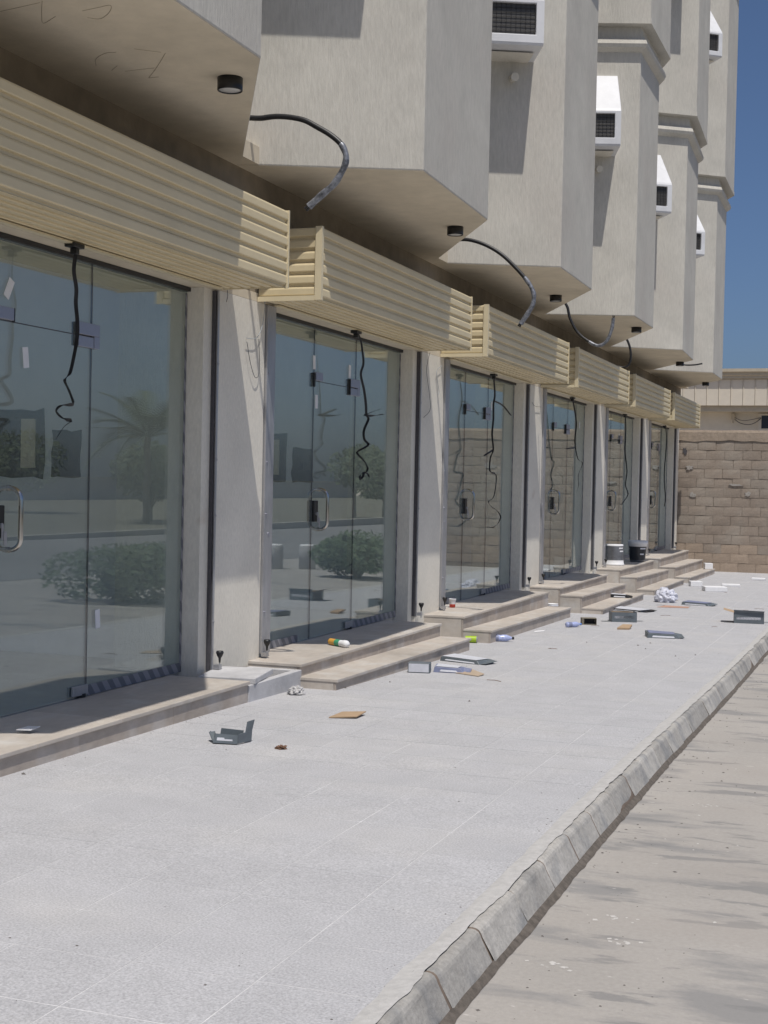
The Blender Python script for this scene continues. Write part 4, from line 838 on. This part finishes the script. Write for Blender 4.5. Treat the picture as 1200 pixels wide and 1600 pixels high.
def flap_box(name, label, w, d, h, x, y, rz, mt, mtop, kind, z=None, tilt=0.0):
    R = place(thing(name, label, 'carton', group='printed cartons on the pavement'), x, y, rz, z); R.rotation_euler[0] = tilt
    if kind == 'closed':
        mb = MB(); mb.box(-w / 2, w / 2, -d / 2, d / 2, 0, h); part_of(mb, 'box_body', mt, R, bevel=.003, seg=1)
        mb = MB(); mb.box(-w / 2 + .006, w / 2 - .008, -d / 2 - .0015, -d / 2 + .001, .008, h - .006); part_of(mb, 'white_face', M_CARTONW, R)
        mb = MB(); mb.box(w / 2 - .001, w / 2 + .0015, -d / 2 + .012, d / 2 - .012, .012, h - .01); part_of(mb, 'end_label', mtop, R)
    elif kind == 'flat':
        mb = MB(); mb.hexa([(-w / 2, -d / 2, 0), (w / 2, -d / 2, 0), (w / 2, d / 2, 0), (-w / 2, d / 2, 0), (-w / 2 + .01, -d / 2 + .004, h), (w / 2 - .03, -d / 2 + .008, h * .8), (w / 2 - .02, d / 2 - .004, h * .75), (-w / 2, d / 2, h * 1.1)]); part_of(mb, 'box_body', mt, R, bevel=.003, seg=1)
        mb = MB(); mb.hexa([(-w / 2 + .05, -d / 2 - .002, .010), (w / 2 - .05, -d / 2 - .002, .008), (w / 2 - .06, -d / 2 + .003, h * .45), (-w / 2 + .06, -d / 2 + .003, h * .55), (-w / 2 + .05, -d / 2 + .02, .010), (w / 2 - .05, -d / 2 + .02, .008), (w / 2 - .06, -d / 2 + .02, h * .45), (-w / 2 + .06, -d / 2 + .02, h * .55)]); part_of(mb, 'label_band', M_CARTONW, R)
        mb = MB(); card(mb, [(-w / 2 + .02, -d / 2 + .01, h + .003), (w / 2 - .05, -d / 2 + .02, h * .82 + .003), (w / 2 - .04, d / 2 - .03, h * .9), (-w / 2 + .02, d / 2 - .03, h * 1.1 + .003)], .002); part_of(mb, 'top_panel', mtop, R)
        mb = MB(); card(mb, [(w / 2 - .012, -d / 2 + .02, .004), (w / 2 + .05, -d / 2 + .015, .012), (w / 2 + .045, d / 2 - .02, h * .5), (w / 2 - .02, d / 2 - .02, h * .7)], .002); part_of(mb, 'torn_flap', mt, R)
    elif kind == 'open':
        mb = MB()
        card(mb, [(-w / 2, -d / 2, 0), (w / 2, -d / 2, 0), (w / 2, -d / 2, h), (-w / 2, -d / 2, h)]); card(mb, [(w / 2, d / 2, 0), (-w / 2, d / 2, 0), (-w / 2, d / 2, h * .95), (w / 2, d / 2, h * .95)])
        card(mb, [(w / 2, -d / 2, 0), (w / 2, d / 2, 0), (w / 2, d / 2, h), (w / 2, -d / 2, h)]); card(mb, [(-w / 2, d / 2, 0), (-w / 2, -d / 2, 0), (-w / 2, -d / 2, h), (-w / 2, d / 2, h)]); card(mb, [(-w / 2, -d / 2, .001), (w / 2, -d / 2, .001), (w / 2, d / 2, .001), (-w / 2, d / 2, .001)])
        part_of(mb, 'box_body', mt, R)
        mb = MB(); card(mb, [(-w / 2 + .004, d / 2 - .006, .004), (w / 2 - .004, d / 2 - .006, .004), (w / 2 - .004, d / 2 - .006, h * .93), (-w / 2 + .004, d / 2 - .006, h * .93)], .002); part_of(mb, 'inner_face', mtop, R)
        mb = MB(); mb.box(-w / 2 + .03, w / 2 - .035, -d / 2 - .003, -d / 2 + .001, h * .38, h * .62); part_of(mb, 'label_band', M_CARTONW, R)
        mb = MB(); card(mb, [(-w / 2, -d / 2, h), (w / 2, -d / 2, h), (w / 2 + .005, -d / 2 - .03, h + .03), (-w / 2 - .004, -d / 2 - .02, h + .035)], .002) if tilt else None
        if tilt:
            part_of(mb, 'open_flap', mt, R)
            m_ = MB(); card(m_, [(-w / 2 - .001, d / 2, .002), (-w / 2 - .001, -d / 2, .002), (-w / 2 - .001, -d / 2, h), (-w / 2 - .001, d / 2, h)], .002); card(m_, [(-w / 2, d / 2, h), (-w / 2, -d / 2, h), (-w / 2 - .12, -d / 2 + .02, h + .03), (-w / 2 - .12, d / 2 - .02, h + .03)], .002); part_of(m_, 'kraft_side', M_KRAFT, R)
        mb = MB(); card(mb, [(w / 2, d / 2 - .01, .003), (w / 2 + .11, d / 2 - .02, .004), (w / 2 + .10, d / 2 - .06, .006), (w / 2, d / 2 - .07, .006)], .002); card(mb, [(-w / 2, -d / 2 + .02, .003), (-w / 2, -d / 2 + .09, .003), (-w / 2 - .12, -d / 2 + .07, .004), (-w / 2 - .11, -d / 2 + .02, .004)], .002); part_of(mb, 'floor_flap', mt, R)
    return R
YAW = math.radians(19.6)
flap_box('small_carton', 'small closed carton with a white printed face against the second shop step', .17, .105, .078, -3.365, 10.33, YAW * .6, M_CARTON, M_CARTON, 'closed')
flap_box('flattened_carton', 'crushed blue grey carton lying beside the small white faced carton', .24, .16, .045, -3.17, 10.50, math.radians(8), M_CARTONB, M_CARTONW, 'flat')
flap_box('flattened_carton', 'long flattened carton with a dark slot, behind the small white faced carton', .40, .22, .038, -3.26, 11.28, math.radians(-18), M_CARTON, M_CARTONW, 'flat')
flap_box('open_carton', 'slate carton with a white band standing open below the fourth shop steps', .285, .22, .115, -2.855, 16.36, YAW, M_CARTON, M_KRAFT, 'open')
flap_box('open_carton', 'dark open carton standing alone near the kerb', .34, .30, .125, -1.50, 17.15, math.radians(6), M_CARTON, M_KRAFT, 'open', tilt=.001)
flap_box('flattened_carton', 'flattened black edged carton lying behind the slate carton with white band', .50, .34, .025, -3.06, 18.15, math.radians(-20), M_BLACKMETAL, M_CARTONW, 'flat')
flap_box('flattened_carton', 'heap of flattened dark cartons lying mid pavement', .33, .26, .05, -2.14, 14.62, math.radians(14), M_CARTON, M_CARTONB, 'flat')
flap_box('flattened_carton', 'long dark flattened carton lying right of the crumpled white bag', .40, .26, .04, -2.42, 19.85, math.radians(-12), M_CARTON, M_CARTONB, 'flat')
flap_box('flattened_carton', 'crushed white and black carton lying on the lowest step of the fourth shop', .26, .16, .045, -3.42, 19.3, math.radians(10), M_BLACKMETAL, M_CARTONW, 'flat', z=-1.525)
R = place(thing('cardboard_tray', 'small dark hollow cardboard sleeve on the pavement by the blue bottle', 'cardboard sleeve', group=None), -3.12, 15.68, YAW)
mb = MB(); w, d, h = .165, .12, .075
for a in ((-w / 2, w / 2, -d / 2, d / 2, 0, .005), (-w / 2, w / 2, -d / 2, d / 2, h - .005, h), (-w / 2, -w / 2 + .024, -d / 2, d / 2, .0051, h - .0051), (w / 2 - .005, w / 2, -d / 2, d / 2, .0051, h - .0051)): mb.box(*a)
part_of(mb, 'sleeve_wall', mat('grey_brown_card', (0.19, 0.17, 0.13), 0.8, var=.15, nscale=20), R)
mb = MB(); mb.box(-w / 2 + .025, w / 2 - .006, d / 2 - .006, d / 2 - .001, .006, h - .006); part_of(mb, 'dark_back', M_SEALSHADE, R)
# loose pieces of cardboard
def scrap(name, label, pts, mt, cat, group=None, th=.004, lift=.002):
    cx = sum(p[0] for p in pts) / 4; cy = sum(p[1] for p in pts) / 4; o = MB()
    card(o, [(p[0] - cx, p[1] - cy, gz(p[1]) - gz(cy) + lift + (p[2] if len(p) > 2 else 0)) for p in pts], th)
    b = o.build(name, mt); b.location = (cx, cy, gz(cy)); return tag(b, label, cat, group)
scrap('cardboard_piece', 'orange brown cardboard strip lying alone in front of the second shop step', [(-3.08, 7.74), (-2.925, 7.80, .008), (-2.93, 7.97, .016), (-3.09, 7.985)], M_KRAFT, 'cardboard', 'scraps of cardboard', .006)
scrap('cardboard_piece', 'pale brown cardboard strip lying beside the crushed blue grey carton', [(-3.10, 10.42), (-2.885, 10.30), (-2.87, 10.42, .006), (-3.05, 10.66, .012)], M_KRAFTP, 'cardboard', 'scraps of cardboard', .005)
scrap('cardboard_piece', 'small orange cardboard scrap right of the hollow sleeve', [(-2.715, 15.22), (-2.59, 15.28), (-2.60, 15.5, .02), (-2.70, 15.48, .02)], M_KRAFT, 'cardboard', 'scraps of cardboard', .02)
scrap('cardboard_piece', 'thin pinkish cardboard strip lying below the crumpled white bag', [(-2.86, 19.0), (-2.46, 19.1), (-2.47, 19.32), (-2.80, 19.4)], mat('pinkish_card', (0.45, 0.27, 0.2), .8), 'cardboard', 'scraps of cardboard', .004)
scrap('paper_scrap', 'white paper scrap lying on the nearest stone landing', [(-4.0, 5.90, .127), (-3.93, 5.92, .127), (-3.935, 6.01, .132), (-4.0, 6.0, .130)], M_PAPERW, 'paper', 'white paper scraps')
scrap('paper_scrap', 'thin white paper strip beside the third shop step', [(-3.43, 14.35), (-3.36, 14.50), (-3.38, 14.66), (-3.45, 14.5)], M_PAPERW, 'paper', 'white paper scraps', .002)
# plastic cup on the third landing
R = place(thing('paper_cup', 'red and white paper cup standing on the third landing', 'cup'), -4.165, 13.83, 0, ZL)
mb = MB(); mb.lathe([(0, .002), (.029, .002), (.031, .035)], 20); part_of(mb, 'red_base', M_RED, R)
mb = MB(); mb.lathe([(.031, .035), (.0365, .082), (.039, .084), (.039, .089), (.036, .090), (.034, .085), (.029, .01), (0, .008)], 20); part_of(mb, 'white_wall', M_PAPERW, R)
# silicone tube on the second landing
R = place(thing('sealant_tube', 'orange green and white tube lying on the second landing', 'tube'), -3.945, 10.09, math.radians(-32), ZL + .026)
def lying(mb, x0, x1, r0, r1=None): mb.cyl((x0, 0, 0), (x1, 0, 0), r0, r1, n=18)
mb = MB(); lying(mb, -.125, -.108, .017, .024); part_of(mb, 'dark_tip', M_BLACK, R)
mb = MB(); lying(mb, -.108, -.035, .0255); part_of(mb, 'orange_label', M_ORANGE, R)
mb = MB(); lying(mb, -.035, .025, .0255); part_of(mb, 'green_label', M_GREEN, R)
mb = MB(); lying(mb, .025, .055, .0255); part_of(mb, 'tube_body', M_PAPERW, R)
mb = MB(); mb.lathe([(.0262, .055), (.029, .07), (.028, .10), (.02, .115), (0, .118)], 18); o = part_of(mb, 'white_cap', M_PAPERW, R); o.rotation_euler = (0, math.pi / 2, 0)
# can and bottles
R = place(thing('drink_can', 'lime green can lying at the corner of the third shop step', 'can'), -3.69, 12.90, math.radians(12), gz(12.9) + .034)
mb = MB(); lying(mb, -.055, .05, .032); part_of(mb, 'can_body', M_LIME, R)
mb = MB(); lying(mb, .0501, .06, .031, .026); part_of(mb, 'can_end', M_GALV, R)
def bottle(label, x, y, rz, s=1.0, cap=M_BLUE):
    R = place(thing('plastic_bottle', label, 'bottle', group='plastic bottles on the pavement'), x, y, rz, gz(y) + .034 * s)
    mb = MB(); mb.lathe([(0, -.10 * s), (.028 * s, -.10 * s), (.033 * s, -.09 * s), (.033 * s, -.03 * s), (.029 * s, -.01 * s), (.033 * s, .01 * s), (.033 * s, .05 * s), (.02 * s, .085 * s), (.012 * s, .10 * s), (.012 * s, .11 * s)], 16); o = part_of(mb, 'bottle_body', M_BLUEPLASTIC, R); o.rotation_euler = (0, math.pi / 2, 0)
    mb = MB(); mb.lathe([(0.0, .125 * s), (.0145 * s, .125 * s), (.0145 * s, .104 * s), (0, .104 * s)], 14); o = part_of(mb, 'bottle_cap', cap, R); o.rotation_euler = (0, math.pi / 2, 0)
    mb = MB(); mb.lathe([(.0337 * s, -.03 * s), (.0337 * s, -.08 * s)], 16); o = part_of(mb, 'bottle_label', M_CARTONB, R); o.rotation_euler = (0, math.pi / 2, 0)
bottle('blue plastic bottle lying against the third shop step', -3.475, 13.2, math.radians(25), 1.0, M_BLACK)
bottle('pale blue bottle lying by the dark hollow sleeve', -3.20, 15.22, math.radians(50), .9)
# crumpled bag and wraps
def crumple(name, label, cat, x, y, r, sq, seed, mt, z=None, amp=.5, group=None):
    bm = bmesh.new(); bmesh.ops.create_icosphere(bm, subdivisions=4, radius=r)
    for v in bm.verts:
        n_ = noise.noise(v.co * (2.6 / r) + Vector((seed, 0, 0))); n2 = noise.noise(v.co * (6 / r) + Vector((0, seed, 0)))
        v.co *= 1 + amp * n_ + amp * .45 * n2; v.co.z *= sq; v.co.z = max(v.co.z, -r * sq * .55)
    me = bpy.data.meshes.new(name); bm.to_mesh(me); bm.free(); me.materials.append(mt); o = link(name, me)
    o.location = (x, y, (gz(y) if z is None else z) + r * sq * .55); return tag(o, label, cat, group)
crumple('crumpled_bag', 'crumpled blue white plastic bag at the foot of the fifth shop steps', 'bag', -2.91, 20.12, .145, .85, 3, M_PLASTICBAG, amp=.32)
crumple('plastic_wrap', 'clear crinkled plastic wrap beside the drain box', 'plastic wrap', -3.66, 8.60, .05, .7, 8, mat('milky_clear_plastic', (0.47, 0.46, 0.455), .25, var=.08, nscale=30), amp=.5)
crumple('dry_leaf', 'curled brown dry leaf on the near pavement', 'leaf', -2.92, 6.68, .024, .45, 5, M_LEAF, amp=.9)
# polystyrene pieces near the far steps
def foam(name, label, w, d, h, x, y, rz, z=None):
    mb = MB(); mb.box(-w / 2, w / 2, -d / 2, d / 2, 0, h); o = mb.build(name, M_PAPERW, bevel=.008, seg=2); place(o, x, y, rz, z); return tag(o, label, 'foam block', 'white foam blocks near the far steps')
foam('foam_block', 'largest white foam slab on the pavement by the last steps', .36, .26, .075, -2.60, 23.4, YAW)
foam('foam_block', 'flat white foam slab nearest the block wall', .30, .22, .04, -2.5, 25.0, math.radians(8))
foam('foam_block', 'grey white foam cube at the foot of the last steps', .20, .18, .09, -3.05, 24.55, YAW)
foam('foam_block', 'white foam cube resting on the end of the last shop steps', .16, .16, .12, -3.36, 29.0, YAW, -1.632)
foam('foam_block', 'white foam tile at the right edge below the block wall', .25, .2, .04, -2.25, 27.6, 0)
R = place(thing('white_tub', 'small white tub standing between the third and fourth steps', 'tub'), -3.80, 16.86, 0)
mb = MB(); mb.lathe([(0, 0), (.05, 0), (.062, .12), (.066, .122), (.066, .13), (.06, .13), (.05, .01), (0, .01)], 18); part_of(mb, 'tub_wall', M_PAPERW, R)
mb = MB(); mb.lathe([(.0645, .100), (.069, .104), (.069, .112), (.0645, .116)], 18); part_of(mb, 'tub_rim', M_CARTONW, R)
# two paint pails
def pail(label, x, y, upside, body):
    R = place(thing('paint_pail', label, 'pail', group='paint pails on the fifth landing'), x, y, .4, ZL)
    if upside:
        m_ = MB(); m_.lathe([(0, 0), (.165, 0), (.166, .025), (.158, .03), (.152, .085)], 28); part_of(m_, 'white_lid', M_PAPERW, R)
        m_ = MB(); m_.lathe([(.152, .085), (.146, .315)], 28); part_of(m_, 'printed_label', body, R)
        m_ = MB(); m_.lathe([(.146, .315), (.144, .335), (.138, .34), (0, .34)], 28); part_of(m_, 'pail_base', M_PAPERW, R)
        m_ = MB()
        for a, z in ((-1.25, .27), (-1.15, .22)):
            for j in range(5):
                t0 = a + j * .13; m_.add([(.1495 * math.cos(t0), .1495 * math.sin(t0), z), (.1495 * math.cos(t0 + .13), .1495 * math.sin(t0 + .13), z), (.1495 * math.cos(t0 + .13), .1495 * math.sin(t0 + .13), z + .022), (.1495 * math.cos(t0), .1495 * math.sin(t0), z + .022)], [(0, 1, 2, 3)])
        part_of(m_, 'label_strip', M_PAPERW, R)
    else:
        m_ = MB(); m_.lathe([(0, 0), (.128, 0), (.131, .03)], 28); part_of(m_, 'pail_base', M_PAILG, R)
        m_ = MB(); m_.lathe([(.131, .03), (.150, .26)], 28); part_of(m_, 'printed_label', body, R)
        m_ = MB(); m_.lathe([(.150, .26), (.158, .262), (.160, .30), (.168, .305), (.170, .35), (.160, .36), (.15, .355), (0, .35)], 28); part_of(m_, 'white_lid', M_PAPERW, R)
        m_ = MB()
        for (z, n_) in ((.215, 6), (.12, 4)):
            for j in range(n_):
                t0 = -1.5 + j * .13; rr_ = .1315 + (z - .03) * .0826 + .002; m_.add([(rr_ * math.cos(t0), rr_ * math.sin(t0), z), (rr_ * math.cos(t0 + .13), rr_ * math.sin(t0 + .13), z), (rr_ * math.cos(t0 + .13), rr_ * math.sin(t0 + .13), z + .024), (rr_ * math.cos(t0), rr_ * math.sin(t0), z + .024)], [(0, 1, 2, 3)])
        part_of(m_, 'label_strip', M_PAPERW, R)
    m_ = MB(); rh = .155; m_.tube([(rh * math.cos(t), rh * math.sin(t), .23 - .13 * math.sin(t - .3) if not upside else .12 + .1 * math.sin(t)) for t in [i * math.pi / 14 + .3 for i in range(15)]], .003, 5); part_of(m_, 'wire_bail', M_GALV, R)
pail('grey pail standing upside down on its white lid, at the fifth landing edge', -4.13, 22.72, True, M_PAILG)
pail('dark labelled pail with a white lid, farther along the fifth landing', -3.98, 24.1, False, M_PAILD)
# grit, twigs, chips scattered about: nobody could count them
mb = MB(); rr = random.Random(5)
def chip(x, y, z, s, tall=.4):
    a = rr.uniform(0, 6.28); p = [(x + s * math.cos(a + t) * rr.uniform(.5, 1.2), y + s * math.sin(a + t) * rr.uniform(.5, 1.2), z) for t in (0, 1.6, 3.1, 4.7)]
    mb.add(p + [(x, y, z + s * tall)], [(0, 1, 4), (1, 2, 4), (2, 3, 4), (3, 0, 4)])
for i in range(150):
    y = 2.5 + 27 * rr.random() ** .8; x = rr.uniform(-3.3, -1.25); chip(x, y, gz(y) + .0005, rr.choice((.002, .003, .004, .006)))
for (x, y) in ((-3.72, 5.55), (-2.72, 13.6), (-2.15, 13.9), (-2.22, 13.6), (-2.1, 13.3), (-1.6, 13.0), (-1.75, 12.8), (-2.9, 12.8), (-3.35, 9.6), (-3.5, 9.1), (-2.55, 8.9)): chip(x, y, gz(y) + .0005, .013, .7)
for i in range(420):
    y = 2.5 + 18 * rr.random() ** 1.2; x = -1.06 + .5 * rr.random() ** 2.2; chip(x, y, gz(y) - .1118, rr.choice((.003, .004, .006, .009)))
for (x0_, y0_, y1_, w_) in ((-3.76, 5.3, 8.0, .10), (-3.49, 9.0, 12.2, .10), (-3.48, 12.9, 16.6, .12), (-3.22, 17.2, 20.4, .12), (-3.25, 21.5, 24.9, .12), (-1.23, 3.0, 28.0, -.07)):
    for i in range(int(22 * (y1_ - y0_))):
        y = rr.uniform(y0_, y1_); x = x0_ + w_ * rr.random() ** 2.5; chip(x, y, gz(y) + .0005, rr.choice((.002, .003, .003, .005)))
tag(mb.build('grit', M_PEBBLE), 'dark grit and crumbs scattered over pavement and road edge', 'grit', kind='stuff')
mb = MB()
for i in range(150):
    y = 2.5 + 16 * rr.random(); x = -1.0 + 1.6 * rr.random(); chip(x, y, gz(y) - .1118, rr.choice((.003, .004, .006, .010)), .18)
for (x, y) in ((-.77, 6.81), (-.9, 4.27), (-.85, 4.85), (-.8, 4.6)):
    for j in range(9): chip(x + rr.gauss(0, .05), y + rr.gauss(0, .02), gz(y) - .1115, rr.uniform(.005, .014), .1)
tag(mb.build('paint_flecks', mat('pale_flecks', (0.52, 0.50, 0.475), .9)), 'pale chips and flecks scattered on the road', 'flecks', kind='stuff')
mb = MB()
for i in range(13):
    y = 9 + 15 * rr.random(); x = rr.uniform(-3.2, -1.3); a = rr.uniform(-.5, .9); l = rr.uniform(.05, .16); d_ = Vector((math.cos(a), math.sin(a), 0)) * l
    mb.tube([(x, y, gz(y) + .003), (x + d_.x * .5, y + d_.y * .5 + .01, gz(y) + .006), (x + d_.x, y + d_.y, gz(y) + .003)], .0025, 4)
tag(mb.build('twigs', M_LEAF), 'thin twigs and wire offcuts scattered on the pavement', 'twigs', kind='stuff')

# ------------------------------------------------------------------ the other side of the road, seen in the glass
def leafball(name, label, cx, cy, zb, rx, ry, rz, n, size, mt, seed, group, cat='hedge', trunk=0.0):
    rr = random.Random(seed); R = thing(name, label, cat, (cx, cy, zb), group); mb = MB(); lobes = [(rr.uniform(-.5, .5) * rx, rr.uniform(-.5, .5) * ry, rr.uniform(.35, .75) * rz, rr.uniform(.45, .7)) for _ in range(7)]
    for i in range(n):
        lx, ly, lz, lr = rr.choice(lobes); v = Vector((rr.gauss(0, 1), rr.gauss(0, 1), rr.gauss(0, 1))).normalized() * lr * rr.uniform(.75, 1.05)
        p = Vector((lx + v.x * rx, ly + v.y * ry, trunk + max(.02, lz + v.z * rz * .7))); a = Vector((rr.gauss(0, 1), rr.gauss(0, 1), rr.gauss(0, 1))).normalized(); b = a.orthogonal().normalized(); s_ = size * rr.uniform(.6, 1.3)
        mb.add([p - a * s_, p + b * s_ * .55, p + a * s_, p - b * s_ * .55], [(0, 1, 2, 3)])
    part_of(mb, 'foliage', mt, R)
    mb = MB(); mb.cyl((0, 0, -.05), (0, 0, trunk + rz * .5), .06 + .04 * trunk, .03, n=8)
    for i in range(5): a = i * 1.26; mb.cyl((0, 0, trunk * .8), (math.cos(a) * rx * .4, math.sin(a) * ry * .4, trunk + rz * .55), .035, .012, n=6)
    part_of(mb, 'trunk', M_TRUNK, R); return R
leafball('hedge_bush', 'clipped green bush reflected in the nearest shop glass', .95, 16.6, -1.70, 1.05, .8, .75, 5200, .045, M_HEDGE, 1, 'clipped bushes across the road')
leafball('hedge_bush', 'clipped green bush reflected in the second shop glass', .45, 24.2, -1.80, .95, .8, .8, 5200, .045, M_HEDGE, 2, 'clipped bushes across the road')
mb = MB(); mb.box(14.8, 15.1, -10, 120, -2.3, -1.80); tag(mb.build('far_kerb', M_FARWALL), 'pale far kerb of the road, seen only as a reflection in the glass', 'kerb', kind='structure')
for k, (x, y) in enumerate(((3.0, 26.2), (2.45, 26.6))):
    R = thing('bollard', ('white concrete bollard in the second glass, left of the pair', 'white concrete bollard in the second glass, right of the pair')[k], 'bollard', (x, y, gz(y) - .11), 'white bollards seen in the glass')
    mb = MB(); mb.lathe([(0, 0), (.17, 0), (.17, .46), (.16, .48)], 18); part_of(mb, 'post', M_CONC, R); mb = MB(); mb.lathe([(.16, .48), (.15, .50), (0, .51)], 18); part_of(mb, 'cap', M_PAPERW, R)
def palm(cx, cy, zb, h, L, seed, label):
    rr = random.Random(seed); R = thing('date_palm', label, 'palm tree', (cx, cy, zb), 'palms across the road')
    mb = MB(); mb.tube([(rr.uniform(-.03, .03), rr.uniform(-.03, .03), h * i / 10) for i in range(11)], .15, 10, taper=lambda t: 1.15 - .25 * t); part_of(mb, 'trunk', M_TRUNK, R)
    fm = []
    for q in range(3):
        b = MB(); droop = (.25, .5, .8)[q]
        for i in range(1, 26):
            t = i / 26; x = L * t; z = L * (.55 * t - droop * t * t * 1.1); l = .32 * L * math.sin(math.pi * (t * .9 + .08)) ** .7
            for sgn in (1, -1): b.add([(x, 0, z), (x + .03 * L, 0, z + .01), (x + l * .55, sgn * l, z + .05 * L - droop * .12 * L)], [(0, 1, 2)])
        b.tube([(L * t, 0, L * (.55 * t - droop * t * t * 1.1)) for t in [i / 8 for i in range(9)]], .025 * L / 2, 5, taper=lambda t: 1 - .8 * t); o = b.build('frond', M_PALM); fm.append(o.data); bpy.data.objects.remove(o)
    for i in range(26): o = link('frond', fm[i % 3], R); o.location = (0, 0, h); o.rotation_euler = (0, rr.uniform(-.75, .25), i * 2.4 + rr.uniform(-.2, .2))
palm(21.5, 54, -2.2, 3.9, 2.9, 4, 'date palm reflected in the nearest shop glass')
for i, (x, y, h, r) in enumerate(((17, 72, 1.4, 2.0), (21, 78, 1.8, 2.2), (13, 84, 1.6, 1.9), (23.5, 58, 1.0, 2.4), (36, 66, 1.2, 2.8))):
    leafball('roadside_tree', ('shortest bushy tree in the middle of the reflected tree row', 'tallest bushy tree of the reflected tree row', 'farthest bushy tree of the reflected row', 'broad bushy tree by the reflected palms', 'broadest bushy tree at the far end of the reflected row')[i], x, y, -2.3, r, r, r * 1.1, 2600, .16, M_TREE, 30 + i, 'bushy trees across the road', 'tree', trunk=h)
R = thing('boundary_wall', 'long low pale wall across the road, seen as a reflection in the glass', 'wall', (60, 90, -2.3))
mb = MB(); mb.box(-.2, .2, -90, 90, 0, 2.0); part_of(mb, 'wall_panel', M_FARWALL, R); mb = MB(); mb.box(-.28, .28, -90, 90, 2.001, 2.15); part_of(mb, 'coping', M_CORNICE, R)
for i, (x, y, w, h) in enumerate(((1.2, 70, 2.6, 5.2), (5.0, 78, 3.4, 5.0), (9.4, 82, 4, 4.4))):
    R = thing('distant_house', ('narrow flat roofed house over the block wall in the glass', 'middle flat roofed house over the block wall in the glass', 'wide flat roofed house over the block wall in the glass')[i], 'house', (x, y, -2.2), 'distant flat roofed houses')
    mb = MB(); mb.box(-w / 2, w / 2, 0, 6, 0, h); part_of(mb, 'wall', M_FARWALL, R); mb = MB(); mb.box(-w / 2 - .1, w / 2 + .1, -.1, 6.1, h + .001, h + .3); part_of(mb, 'roof', M_CORNICE, R)
    for j in range(3):
        mb = MB(); mb.box(-w / 2 + .6 + j * w / 3.4, -w / 2 + 1.5 + j * w / 3.4, -.03, .02, h - 1.9, h - .8); part_of(mb, 'window', M_DARKGLASS, R)
